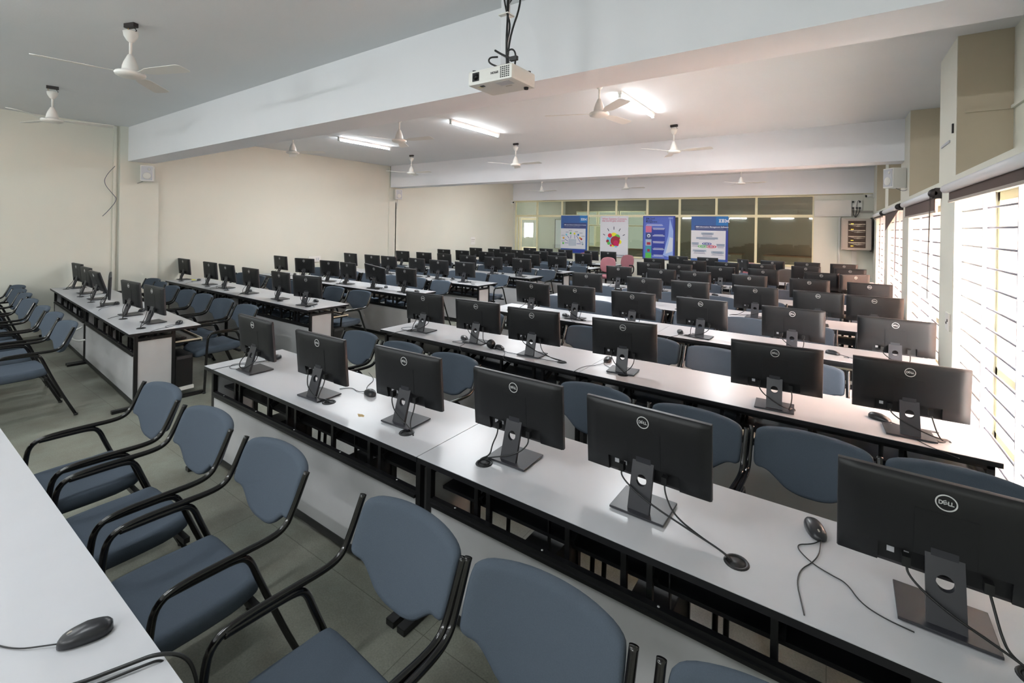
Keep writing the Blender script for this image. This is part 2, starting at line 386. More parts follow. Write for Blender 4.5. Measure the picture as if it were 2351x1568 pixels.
for x in (-8.0, -5.2, -2.6, -0.6):  # unseen tubes added behind the camera to brighten the near beam face
    t = thing('added_fill_tube', 'added fill tube on the front wall behind the camera', 'light', (x, YF + 0.01, 2.62), 0, 'added fill tubes on the front wall')
    MB().box(-0.63, 0.63, 0, 0.04, -0.022, 0.022, 'white_plastic').build('batten', t)
    MB().tube([(-0.60, 0.06, 0), (0.60, 0.06, 0)], 0.013, 'tubeglow', n=12).build('tube', t)
    ld = bpy.data.lights.new('fill_tube_area', 'AREA'); ld.shape = 'RECTANGLE'; ld.size = 1.2; ld.size_y = 0.06; ld.energy = 9.0; ld.color = (0.95, 0.98, 1.0)
    lo = bpy.data.objects.new('fill_tube_area', ld); COL.objects.link(lo); lo.parent = t; lo.location = (0, 0.10, 0); lo.rotation_euler = (R(108), 0, 0); lo.visible_camera = False
# ------------------------------------------------------------------ ceiling fans
FANS = [(-4.854, 1.322, 'large white fan motor nearest the camera, left of the projector', 20, 1.0), (-7.99, 1.41, 'white ceiling fan nearest the left wall in the near bay', 75, 1.0),
        (-7.76, 4.39, 'white ceiling fan just behind the first beam, nearest the left wall', 30, 1.0), (-5.23, 4.57, 'white ceiling fan between the left and middle tube lights', 10, 1.0),
        (-2.09, 4.60, 'cream ceiling fan beside the right tube light', 80, 1.0), (-8.22, 7.57, 'white ceiling fan with loose wiring in front of the second beam, left', 5, 1.0),
        (-5.19, 7.52, 'white ceiling fan in front of the second beam, middle', 0, 1.0), (-2.09, 7.43, 'white ceiling fan in front of the second beam, right', 355, 1.0),
        (-8.25, 13.55, 'small white fan above the leftmost poster', 0, 1.0), (-5.25, 13.6, 'small white fan above the middle posters', 0, 1.0), (-2.0, 13.3, 'small white fan above the right end of the glass', 0, 1.0)]
def make_fan():
    t = link('ceiling_fan', None)
    MB().box(-0.055, 0.055, -0.02, 0.02, -0.035, 0, 'dark').tube([(0.03, 0, -0.03), (0.05, 0.01, -0.06), (0.01, 0.0, -0.09)], 0.004, 'dark', n=6).tube([(-0.03, 0, -0.03), (-0.045, 0.01, -0.05), (0, 0.0, -0.08)], 0.003, 'wood', n=6).build('hook_bracket', t)
    MB().lathe([(0.012, -0.16), (0.028, -0.145), (0.048, -0.11), (0.055, -0.075), (0.05, -0.07)], 'white_plastic', n=24).build('canopy', t)
    MB().lathe([(0.011, -0.27), (0.011, -0.06)], 'white_plastic', n=12).build('downrod', t)
    MB().lathe([(0.02, -0.455), (0.07, -0.452), (0.10, -0.44), (0.108, -0.425), (0.10, -0.41), (0.062, -0.40), (0.058, -0.385), (0.055, -0.36), (0.045, -0.325), (0.028, -0.285), (0.018, -0.262), (0.012, -0.26)], 'white_plastic', n=32).build('motor', t)
    for k in range(3):
        a = 2 * PI * k / 3; ca, sa = math.cos(a), math.sin(a)
        prof = [(0.085, 0.012), (0.16, 0.03), (0.22, 0.052), (0.40, 0.058), (0.56, 0.062), (0.585, 0.045)]
        vs = []; fs = []
        for (r, hw) in prof:
            for sgn in (-1, 1):
                for dz in (-0.0015, 0.0015):
                    x, y, z = r, sgn * hw, -0.418 + dz - sgn * hw * 0.16
                    vs.append((x * ca - y * sa, x * sa + y * ca, z))
        for i in range(len(prof) - 1):
            p = i * 4; q = p + 4
            fs += [(p, q, q + 2, p + 2), (p + 1, p + 3, q + 3, q + 1), (p, p + 1, q + 1, q), (p + 2, q + 2, q + 3, p + 3)]
        fs += [(0, 2, 3, 1), (len(vs) - 4, len(vs) - 3, len(vs) - 1, len(vs) - 2)]
        MB().add(vs, fs, 'white_plastic').build('blade', t)
    return t
fan0 = make_fan()
for i, (x, y, lb, rz, s) in enumerate(FANS):
    f = fan0 if i == 0 else copy_tree(fan0)
    f.location = (x, y, ZC); f.rotation_euler = (0, 0, R(rz)); tag(f, lb, 'fan', 'white ceiling fans')
tag(MB().lathe([(0.05, -0.02), (0.055, -0.01), (0.055, 0)], 'white_plastic', c=(0, 0, 0)).build('ceiling_rose', None, (-2.42, 5.9, ZC)), 'small round white ceiling rose beside the right tube light', 'ceiling rose')

# ------------------------------------------------------------------ projector
pj = thing('projector', 'white projector hanging upside down from a ceiling pole in front of the beam', 'projector', (-1.566, 2.0, 2.655))
b = MB(); b.box(-0.152, 0.152, 0.0, 0.235, 0.0, 0.082, 'white_plastic', bev=0.014); b.build('body', pj)
MB().box(-0.118, -0.072, -0.003, 0.02, 0.02, 0.068, 'plastic_dark').lathe([(0.019, -0.006), (0.017, 0.0), (0.012, 0.004)], 'screen', c=(-0.092, 0.0, 0.044), axis='y', n=20).build('lens', pj)
g = MB()
for ix in range(5):
    for iz in range(6): g.box(0.075 + ix * 0.013, 0.083 + ix * 0.013, -0.0015, 0.01, 0.012 + iz * 0.0105, 0.018 + iz * 0.0105, 'plastic_dark')
g.build('vent_grille', pj)
tm = text_mesh('EPSON', 0.017, 'dark', 0.0004, bold=0.0004)
link('lettering', tm, pj, (0.062, -0.001, 0.052), (R(90), R(180), 0))
tm = text_mesh('EPSON', 0.014, 'grey_metal', 0.0003)
link('lettering', tm, pj, (0.035, 0.115, -0.0005), (R(180), 0, 0))
MB().box(0.02, 0.11, 0.03, 0.09, -0.0012, 0.001, 'grille').build('rating_label', pj)
MB().box(-0.09, -0.065, 0.03, 0.05, -0.002, 0.002, 'plastic_dark').box(-0.115, -0.085, 0.04, 0.065, -0.001, 0.002, 'cream').build('focus_slot', pj)
MB().lathe([(0.012, -0.012), (0.014, 0.0)], 'plastic_dark', c=(0.12, 0.19, -0.0)).lathe([(0.010, 0.08), (0.012, 0.092)], 'plastic_dark', c=(0.13, 0.20, 0)).lathe([(0.010, 0.08), (0.012, 0.092)], 'plastic_dark', c=(-0.13, 0.03, 0)).build('foot', pj)
MB().box(-0.018 + 0.02, 0.018 + 0.02, 0.10, 0.136, 0.12, ZC - 2.655, 'roller').build('ceiling_pole', pj)
MB().box(-0.03, 0.08, 0.09, 0.15, 0.08, 0.12, 'grey_metal').bar((0.02, 0.12, 0.085), (-0.13, 0.04, 0.088), 0.02, 0.004, 'grey_metal').bar((0.02, 0.12, 0.085), (0.13, 0.19, 0.088), 0.02, 0.004, 'grey_metal').build('mount_bracket', pj)
cb = MB()
cb.tube([(0.055, 0.09, 0.10), (0.05, 0.085, 0.25), (0.06, 0.09, 0.45), (0.055, 0.09, 0.84)], 0.006, 'cable', n=8, smooth_iter=2)
cb.tube([(0.06, 0.085, 0.15), (0.085, 0.08, 0.28), (0.14, 0.09, 0.42), (0.13, 0.1, 0.55), (0.08, 0.1, 0.7), (0.07, 0.1, 0.84)], 0.0055, 'cable', n=8, smooth_iter=2)
cb.tube([(0.07, 0.09, 0.10), (0.05, 0.08, 0.22), (0.085, 0.08, 0.32), (0.05, 0.08, 0.41), (0.035, 0.075, 0.50), (0.05, 0.07, 0.54), (0.065, 0.075, 0.50), (0.055, 0.08, 0.41)], 0.005, 'cable', n=8, smooth_iter=2)
cb.tube([(0.00, 0.05, 0.19), (0.06, 0.04, 0.15), (0.125, 0.03, 0.115)], 0.006, 'cable', n=8, smooth_iter=2).box(0.12, 0.165, 0.02, 0.04, 0.10, 0.122, 'cable')
cb.tube([(0.10, 0.1, 0.09), (0.115, 0.09, 0.16), (0.10, 0.08, 0.19), (0.06, 0.08, 0.185)], 0.005, 'cable', n=8, smooth_iter=2)
cb.tube([(0.03, 0.05, 0.09), (-0.03, 0.03, 0.12), (-0.025, 0.03, 0.15), (0.02, 0.05, 0.15)], 0.005, 'cable', n=8, smooth_iter=2)
cb.tube([(0.07, 0.085, 0.46), (0.12, 0.08, 0.48), (0.17, 0.09, 0.58), (0.18, 0.1, 0.72), (0.16, 0.11, 0.85)], 0.0022, 'cable', n=6, smooth_iter=2)
cb.tube([(0.07, 0.085, 0.45), (0.13, 0.08, 0.50), (0.185, 0.09, 0.62), (0.19, 0.1, 0.72), (0.18, 0.11, 0.85)], 0.0022, 'cable', n=6, smooth_iter=2)
cb.build('cable_bundle', pj)
MB().box(0.0, 0.066, 0.074, 0.14, 0.395, 0.402, 'white_plastic').build('cable_tie', pj)

# ------------------------------------------------------------------ speakers, cameras, wall fittings
def speaker(loc, rz, lb, cable):
    t = thing('wall_speaker', lb, 'speaker', loc, rz, 'small white wall speakers')
    MB().box(-0.095, 0.095, -0.09, 0.09, -0.14, 0.14, 'white_plastic', bev=0.012).build('cabinet', t)
    g = MB().box(-0.08, 0.08, -0.098, -0.09, -0.12, 0.125, 'grille', bev=0.003); g.build('grille', t)
    MB().lathe([(0.055, -0.101), (0.06, -0.0985)], 'offwhite', c=(0, 0, -0.045), axis='y').lathe([(0.02, -0.101), (0.022, -0.0985)], 'offwhite', c=(0.03, 0, 0.075), axis='y').build('driver', t)
    MB().box(-0.03, 0.03, 0.09, 0.125, -0.03, 0.03, 'dark').build('wall_bracket', t)
    if cable: MB().tube(cable, 0.0035, 'grey_cable', n=6, smooth_iter=2).build('speaker_cable', t)
speaker((-10.13, 3.03, 2.70), R(68), 'white speaker on the left wall under the first beam', [(-0.05, 0.05, -0.13), (-0.2, 0.13, -0.2), (-0.5, 0.13, -0.08), (-0.62, 0.11, 0.15)])
speaker((-10.18, 8.90, 2.71), R(62), 'white speaker on the left wall under the second beam', [(-0.01, 0.08, -0.13), (-0.01, 0.14, -0.4)])
speaker((0.70, 8.42, 2.63), R(-58), 'white speaker on the right wall above the blinds', [(0.0, 0.02, -0.14), (0.1, 0.05, -0.2), (0.18, 0.1, -0.13)])
t = thing('surveillance_camera', 'small white surveillance camera at the left end of the glass', 'camera', (XL + 0.02, YB - 0.16, 2.80), 0, 'white surveillance cameras')
MB().box(0, 0.02, -0.07, 0.07, -0.07, 0.07, 'white_plastic').build('mount', t)
MB().tube([(0.02, 0, 0), (0.12, -0.05, -0.01)], 0.035, 'white_plastic', n=16).build('housing', t)
MB().tube([(0.115, -0.048, -0.01), (0.127, -0.054, -0.011)], 0.028, 'screen', n=16).build('lens', t)
t = thing('surveillance_camera', 'small white surveillance camera high in the right corner', 'camera', (XR - 0.02, YB - 0.20, 2.79), 0, 'white surveillance cameras')
MB().box(0, 0.02, -0.07, 0.07, -0.07, 0.07, 'white_plastic').build('mount', t)
MB().tube([(0, 0, 0), (-0.14, -0.07, -0.02)], 0.04, 'white_plastic', n=16).build('housing', t)
MB().tube([(-0.135, -0.067, -0.02), (-0.15, -0.075, -0.022)], 0.032, 'screen', n=16).build('lens', t)
tag(MB().tube([(-9, YB - 0.02, 2.845), (-3, YB - 0.025, 2.835), (0.62, YB - 0.02, 2.84)], 0.006, 'grey_metal', n=6).build('camera_cable'), 'thin cable running along the top of the glass to the right camera', 'cable')
tag(MB().box(-0.42, 0.38, YB - 0.06, YB, 2.26, 2.69, 'offwhite', bev=0.004).build('white_wall_box'), 'long white metal box on the wall right of the glass', 'box')
t = thing('socket_board', 'white socket board with black plugs beside the long white box', 'socket', (0.49, YB, 2.56))
MB().box(-0.115, 0.115, -0.03, 0, -0.13, 0.12, 'white_plastic', bev=0.004).build('plate', t)
for (x, z) in ((-0.08, 0.08), (0.06, 0.08), (-0.08, -0.08), (0.0, -0.08), (0.06, -0.08)):
    MB().box(x - 0.02, x + 0.02, -0.065, -0.03, z - 0.02, z + 0.02, 'cable').build('plug', t)
MB().tube([(-0.08, -0.05, -0.1), (-0.07, -0.04, -0.25), (-0.03, -0.03, -0.32)], 0.007, 'cable', n=6, smooth_iter=2).tube([(0, -0.05, -0.1), (-0.01, -0.04, -0.22), (-0.03, -0.03, -0.32)], 0.007, 'cable', n=6, smooth_iter=2).tube([(0.06, -0.05, -0.1), (0.05, -0.04, -0.2), (-0.02, -0.03, -0.32)], 0.007, 'cable', n=6, smooth_iter=2).tube([(0.06, -0.06, 0.1), (0.02, -0.07, 0.12), (0.0, -0.06, 0.0), (0, -0.05, -0.08)], 0.006, 'cable', n=6, smooth_iter=2).build('plug_cable', t)
# network rack
rk = thing('network_rack', 'beige wall rack with a glass door full of cables beside the window corner', 'rack', (0.165, YB, 1.40))
MB().box(0, 0.63, -0.42, 0, 0, 0.80, 'grey_metal', bev=0.006).build('cabinet', rk)
MB().box(0.02, 0.61, -0.44, -0.42, 0.02, 0.78, 'grey_metal', bev=0.004).build('door', rk)
M['rackdark'] = mat('rack_cables', rgb(70, 55, 45), 0.6, noise=0.5, nscale=14, detail=6)
MB().box(0.14, 0.50, -0.444, -0.44, 0.06, 0.74, 'rackdark').build('door_glass', rk)
g = MB()
random.seed(3)
for k in range(4):
    z = 0.13 + k * 0.155
    g.box(0.15, 0.49, -0.447, -0.444, z + 0.05, z + 0.07, 'trayedge')
    for q in range(7):
        x = 0.16 + q * 0.045; g.tube([(x, -0.446, z + 0.055), (0.30, -0.449, z + random.uniform(-0.01, 0.02)), (0.49 - q * 0.02, -0.446, z + 0.02)], 0.003, 'trayedge' if q % 2 else 'grey_metal', n=5, smooth_iter=1)
g.build('patch_cables', rk)
M['led'] = emis('amber_led', rgb(255, 190, 60), 2.0)
g = MB()
for z in (0.66, 0.52, 0.24, 0.10): g.box(0.20, 0.225, -0.449, -0.446, z, z + 0.012, 'led').box(0.235, 0.25, -0.449, -0.446, z, z + 0.012, 'led')
g.build('indicator_light', rk)
MB().box(0.60, 0.63, -0.43, 0.0, -0.03, 0.82, 'dark').build('side_plate', rk)
tag(MB().box(0.11, 0.15, YB - 0.04, YB, 0, 2.26, 'offwhite').build('wall_conduit'), 'white vertical cable trunking left of the rack', 'trunking', 'white cable trunking')
tag(MB().box(0.40, 0.50, YB - 0.04, YB, 0, 1.37, 'offwhite').build('wall_conduit'), 'white vertical cable trunking below the rack', 'trunking', 'white cable trunking')
tag(MB().box(0.40, 0.82, YB - 0.03, YB, 2.36, 2.41, 'grey_metal').build('wall_conduit'), 'short grey horizontal trunking under the socket board', 'trunking')
tag(MB().box(-0.42, 0.09, YB - 0.012, YB, 0, 2.22, 'wall').build('wall_board'), 'cream flush board on the wall below the white box', 'board')
tag(MB().box(XL, XL + 0.022, 2.60, 2.645, 0, 3.5, 'wall').build('wall_conduit'), 'cream vertical trunking beside the left pillar', 'trunking')
tag(MB().box(XL, XL + 0.02, 8.93, 8.96, 0, 2.5, 'offwhite').build('wall_conduit'), 'thin white trunking under the far left speaker', 'trunking')
tag(MB().tube([(XL + 0.03, 2.62, 2.80), (XL + 0.04, 2.52, 2.66), (XL + 0.04, 2.46, 2.5), (XL + 0.04, 2.60, 2.30), (XL + 0.04, 2.66, 2.22), (XL + 0.04, 2.54, 2.02), (XL + 0.04, 2.46, 1.92)], 0.005, 'grey_cable', n=6, smooth_iter=3).build('hanging_wire'), 'loose blue-grey wire hanging beside the left pillar', 'wire')
t = thing('paper_notice', 'white paper notice on the left wall near the back', 'notice', (XL + 0.004, 12.45, 1.33))
MB().box(0, 0.003, -0.12, 0.12, -0.13, 0.13, 'white_plastic').build('sheet', t)
MB().box(0.003, 0.004, -0.09, 0.09, 0.03, 0.05, 'grey_metal').box(0.003, 0.004, -0.09, 0.07, -0.02, -0.01, 'grey_metal').build('print_lines', t)
t = thing('wall_socket', 'white switch plate on the left wall above the third desk row', 'socket', (XL + 0.004, 6.52, 0.985))
MB().box(0, 0.02, -0.24, 0.08, -0.07, 0.07, 'white_plastic', bev=0.003).build('plate', t)
MB().box(0.02, 0.024, -0.05, -0.02, -0.03, 0.03, 'grille').box(0.02, 0.024, 0.0, 0.03, -0.03, 0.03, 'grille').build('switch', t)
t = thing('wall_socket', 'white socket plate on the pillar between the two nearest windows', 'socket', (XR - 0.001, 5.44, 1.10))
MB().box(-0.012, 0, -0.075, 0.075, -0.075, 0.075, 'white_plastic', bev=0.003).build('plate', t)
MB().lathe([(0.012, -0.016), (0.014, -0.012)], 'dark', c=(0, -0.02, 0.01), axis='x').lathe([(0.01, -0.016), (0.012, -0.012)], 'dark', c=(0, 0.025, -0.015), axis='x').build('outlet', t)
tag(MB().box(XR - 0.004, XR, 5.30, 5.42, 1.30, 1.55, 'wall').build('cover_plate'), 'flush painted cover plate above the pillar socket', 'plate')
tag(MB().box(XR + 0.05, XO, 5.24, 5.262, 2.86, 2.885, 'tan').box(XO - 0.021, XO - 0.002, 3.2, 5.24, 2.86, 2.885, 'wall').build('niche_trunking'), 'thin trunking crossing the niche above the nearest window', 'trunking')
tag(MB().box(XR - 0.012, XR, 5.36, 5.38, 2.72, 2.80, 'dark').box(XR - 0.01, XR, 5.5, 5.86, 2.66, 2.68, 'grille').build('old_hook'), 'small old bracket on the pillar beside the niche', 'bracket')

# ------------------------------------------------------------------ posters
def pnl(t, x0, x1, z0, z1, mt, name, lay): return MB().box(x0, x1, -0.018 - 0.0008 * lay, -0.0175, z0, z1, mt).build(name, t)
for n, c, r_ in (('pblue', (58, 96, 160), 0.5), ('pblue2', (40, 120, 190), 0.5), ('pnavy', (62, 72, 122), 0.5), ('pwhite', (214, 216, 222), 0.5), ('pviolet', (82, 104, 190), 0.5), ('pdeep', (44, 60, 150), 0.5), ('psky', (150, 175, 225), 0.5), ('pcloud', (205, 212, 225), 0.5), ('pred', (196, 40, 70), 0.5), ('pyel', (232, 220, 50), 0.5), ('pgreen', (90, 185, 80), 0.5), ('pcyan', (120, 200, 225), 0.5), ('pmaroon', (160, 40, 60), 0.5), ('ppink', (200, 110, 140), 0.5), ('pink', (30, 40, 70), 0.5), ('pgrey', (165, 180, 195), 0.5), ('porange', (225, 165, 60), 0.5), ('ptext', (235, 238, 245), 0.5), ('pmag', (200, 20, 90), 0.5), ('pteal', (60, 150, 160), 0.5)):
    M[n] = mat('poster_' + n, rgb(*c), r_)
def striped_logo(t, x, z, h, mt, lay):
    # the three letters drawn as eight stripes
    ltr = {0: ['11111'] * 2 + ['01110'] * 4 + ['11111'] * 2, 1: ['1111110', '1111111', '0110011', '0111110', '0111110', '0110011', '1111111', '1111110'], 2: ['1100000011', '1110000111', '0111001110', '0111111110', '0110110110', '0110110110', '1110110111', '1110000111']}
    b = MB(); u = h / 8; cx = x
    for k in (0, 1, 2):
        for r_, row in enumerate(ltr[k]):
            c0 = None
            for c, ch in enumerate(row + '0'):
                if ch == '1' and c0 is None: c0 = c
                if ch == '0' and c0 is not None:
                    b.box(cx + c0 * u * 0.95, cx + c * u * 0.95, -0.018 - 0.0008 * lay, -0.0176, z + h - (r_ + 0.85) * u, z + h - r_ * u, mt); c0 = None
        cx += (len(ltr[k][0]) + 0.8) * u * 0.95
    b.build('emblem', t)
def ptext(t, body, x, z, size, mt, lay=3, bold=0.0):
    return link('lettering', text_mesh(body, size, mt, 0.0003, bold=bold), t, (x, -0.018 - 0.0008 * lay, z), (R(90), 0, 0))
def lines(t, x, z, wd, n, mt, dz=0.022, h=0.009, lay=3):
    b = MB()
    for k in range(n):
        f = random.uniform(0.7, 1.0) * wd; o_ = (wd - f) / 2
        b.box(x + o_, x + o_ + f, -0.018 - 0.0008 * lay, -0.0176, z - k * dz, z - k * dz + h, mt)
    b.build('small_print', t)
def poster(lb, x0, x1, z0, z1, base):
    t = thing('poster', lb, 'poster', (x0, YB - 0.012, z0), 0, 'framed posters hanging on the glass')
    MB().box(0, x1 - x0, -0.017, 0, 0, z1 - z0, base, bev=0.002).build('board', t)
    return t, x1 - x0, z1 - z0
# poster 1
t, W, H = poster('blue and white poster with a fan-shaped diagram, leftmost of the four', -8.19, -7.135, 0.93, 2.285, 'pblue')
pnl(t, W * 0.72, W, H * 0.82, H, 'pblue2', 'corner_block', 1)
pnl(t, W * 0.10, W * 0.96, H * 0.66, H * 0.80, 'pnavy', 'title_band', 1)
pnl(t, W * 0.0, W * 0.94, H * 0.12, H * 0.655, 'pwhite', 'diagram_field', 1)
pnl(t, W * 0.1, W * 0.98, 0.03, H * 0.10, 'pdeep', 'footer_band', 1)
striped_logo(t, W * 0.76, H * 0.87, H * 0.06, 'ptext', 3)
ptext(t, 'IBM Lotus Software Collaboration in Context', W * 0.13, H * 0.74, 0.047, 'ptext', bold=0.0006)
ptext(t, 'The complete messaging and collaboration software', W * 0.13, H * 0.70, 0.030, 'pgrey')
pnl(t, W * 0.31, W * 0.59, H * 0.20, H * 0.37, 'pgrey', 'table_box', 2)
lines(t, W * 0.32, H * 0.345, W * 0.26, 6, 'pwhite', dz=H * 0.025)
for (x, z, c) in ((0.11, 0.40, 'porange'), (0.10, 0.26, 'pgreen'), (0.22, 0.49, 'pcyan'), (0.38, 0.53, 'pgreen'), (0.53, 0.52, 'pyel'), (0.67, 0.49, 'pblue2'), (0.79, 0.38, 'pred'), (0.74, 0.41, 'porange'), (0.84, 0.25, 'pgrey')):
    MB().lathe([(0.038, -0.0206), (0.038, -0.0176)], c, c=(x * W, 0, z * H), axis='y', n=16).build('pictogram', t)
b = MB()
for (a, c) in (((0.15, 0.37), (0.29, 0.31)), ((0.16, 0.265), (0.30, 0.265)), ((0.25, 0.455), (0.33, 0.39)), ((0.39, 0.475), (0.38, 0.385)), ((0.53, 0.485), (0.54, 0.385)), ((0.60, 0.47), (0.74, 0.31)), ((0.61, 0.255), (0.78, 0.255))):
    b.bar((a[0] * W, -0.0195, a[1] * H), (c[0] * W, -0.0195, c[1] * H), 0.016, 0.002, 'pdeep', up=(0, 1, 0))
b.build('arrow', t)
for (x, z) in ((0.02, 0.47), (0.02, 0.32), (0.18, 0.56), (0.30, 0.60), (0.53, 0.575), (0.70, 0.54), (0.78, 0.46), (0.72, 0.30)): lines(t, x * W, z * H, W * 0.14, 2, 'pnavy', dz=0.02, h=0.007)
# poster 2
t, W, H = poster('white poster with a cluster of coloured circles and black rays', -6.64, -5.635, 0.875, 2.27, 'pwhite')
ptext(t, 'When Systems Connect,', W * 0.07, H * 0.91, 0.088, 'ppink', bold=0.001)
ptext(t, 'the world gets smarter.', W * 0.07, H * 0.86, 0.088, 'ppink', bold=0.001)
ptext(t, "Let's build a smarter planet.", W * 0.40, H * 0.035, 0.058, 'pink', bold=0.001)
circ = [(0.50, 0.50, 0.13, 'pyel'), (0.40, 0.40, 0.15, 'pcyan'), (0.62, 0.48, 0.10, 'pgreen'), (0.36, 0.52, 0.075, 'pred'), (0.30, 0.44, 0.06, 'pcyan'), (0.28, 0.38, 0.055, 'pmaroon'), (0.32, 0.33, 0.055, 'pgreen'), (0.40, 0.28, 0.04, 'pred'), (0.48, 0.28, 0.05, 'pyel'), (0.58, 0.27, 0.055, 'pcyan'), (0.70, 0.37, 0.075, 'pyel'), (0.69, 0.46, 0.035, 'pmaroon'), (0.63, 0.30, 0.05, 'pmag'), (0.55, 0.39, 0.165, 'pmaroon'), (0.58, 0.34, 0.09, 'pmag')]
for k, (x, z, r_, c) in enumerate(circ): MB().lathe([(r_ * W, -0.0185 - 0.0006 * k), (r_ * W, -0.0176)], c, c=(x * W, 0, z * H), axis='y', n=28, smooth=False).build('colour_circle', t)
b = MB()
for a in (-62, -30, 0, 30, 62):
    s_, c_ = math.sin(R(a)), math.cos(R(a)); r0, r1 = 0.36, 0.44 if abs(a) > 50 else 0.46
    b.bar((W * 0.5 + s_ * r0 * W, -0.0195, H * 0.40 + c_ * r0 * W * 1.02), (W * 0.5 + s_ * r1 * W, -0.0195, H * 0.40 + c_ * r1 * W * 1.02), 0.022, 0.002, 'pink', up=(0, 1, 0))
b.build('ray', t)
# poster 3
t, W, H = poster('violet-blue poster with a column of small pictures and a cloud band', -5.13, -4.10, 0.87, 2.27, 'pdeep')
pnl(t, W * 0.03, W * 0.95, 0.02, H * 0.985, 'pviolet', 'field', 1)
pnl(t, W * 0.28, W * 0.70, 0.10 * H, H * 0.72, 'pdeep', 'text_field', 2)
MB().add([(W * 0.64, -0.0200, 0.10 * H), (W * 0.95, -0.0200, 0.05 * H), (W * 0.95, -0.0200, 0.66 * H), (W * 0.84, -0.0200, 0.95 * H), (W * 0.80, -0.0200, 0.55 * H)], [(0, 1, 2, 3, 4)], 'psky').build('sky_band', t)
MB().add([(W * 0.72, -0.0204, 0.14 * H), (W * 0.93, -0.0204, 0.20 * H), (W * 0.94, -0.0204, 0.5 * H), (W * 0.84, -0.0204, 0.52 * H), (W * 0.80, -0.0204, 0.36 * H)], [(0, 1, 2, 3, 4)], 'pcloud').build('cloud_shape', t)
for k, ln in enumerate(('IBM Tivoli', 'Service', 'Management')): ptext(t, ln, W * 0.09, H * (0.925 - 0.037 * k), 0.072, 'pink', bold=0.001)
striped_logo(t, W * 0.80, H * 0.935, H * 0.035, 'psky', 3)
lines(t, W * 0.09, H * 0.80, W * 0.55, 2, 'ptext', dz=0.035, h=0.012)
for k, c in enumerate(('ppink', 'pnavy', 'pgrey', 'pteal', 'pgreen')):
    pnl(t, W * 0.09, W * 0.28, H * (0.62 - 0.155 * k), H * (0.765 - 0.155 * k), c, 'small_picture', 3)
    lines(t, W * 0.31, H * (0.72 - 0.155 * k), W * 0.38, 3, 'ptext', dz=0.024, h=0.009, lay=4)
MB().lathe([(0.055, -0.0215), (0.06, -0.0176)], 'pcloud', c=(W * 0.19, 0, H * 0.54), axis='y', n=16).lathe([(0.025, -0.0225), (0.025, -0.0176)], 'pink', c=(W * 0.19, 0, H * 0.54), axis='y', n=16).box(W * 0.13, W * 0.25, -0.0215, -0.0176, H * 0.33, H * 0.39, 'pmaroon').box(W * 0.15, W * 0.23, -0.0215, -0.0176, H * 0.17, H * 0.23, 'pmaroon').build('picture_detail', t)
# poster 4
t, W, H = poster('blue bordered poster with three coloured discs, rightmost of the four', -3.61, -2.56, 0.87, 2.26, 'pblue')
pnl(t, W * 0.68, W, H * 0.80, H, 'pblue2', 'corner_block', 1)
pnl(t, W * 0.10, W * 0.97, H * 0.695, H * 0.80, 'pnavy', 'title_band', 1)
pnl(t, 0, W * 0.94, H * 0.07, H * 0.69, 'pwhite', 'diagram_field', 1)
pnl(t, W * 0.94, W * 1.0, 0.0, H * 0.69, 'pdeep', 'side_band', 1)
striped_logo(t, W * 0.755, H * 0.865, H * 0.075, 'ptext', 3)
ptext(t, 'IBM Information Management Software', W * 0.13, H * 0.755, 0.058, 'ptext', bold=0.001)
lines(t, W * 0.13, H * 0.725, W * 0.75, 1, 'pgrey', h=0.008)
for (x, z, r_, c) in ((0.33, 0.34, 0.14, 'pgreen'), (0.56, 0.34, 0.14, 'pred'), (0.44, 0.40, 0.13, 'pdeep')):
    for q, (rr, cc) in enumerate(((1.0, c), (0.78, 'pwhite'), (0.6, c), (0.35, 'pgrey'))):
        vs = [(x * W + r_ * rr * W * math.cos(2 * PI * k / 24), -0.0195 - 0.0004 * q - (0.0016 if c == 'pdeep' else 0), z * H + r_ * rr * W * 0.33 * math.sin(2 * PI * k / 24)) for k in range(24)]
        MB().add(vs, [tuple(range(24))], cc).build('disc', t)
for (x, z, wd) in ((0.28, 0.60, 0.34), (0.14, 0.50, 0.60), (0.02, 0.38, 0.20), (0.70, 0.36, 0.22), (0.05, 0.22, 0.38), (0.56, 0.20, 0.34)):
    pnl(t, x * W, (x + wd) * W, z * H, (z + 0.045) * H, 'pgrey', 'caption_box', 2); lines(t, x * W, (z + 0.03) * H, wd * W, 5 if wd < 0.5 else 3, 'pnavy', dz=0.026, h=0.008)

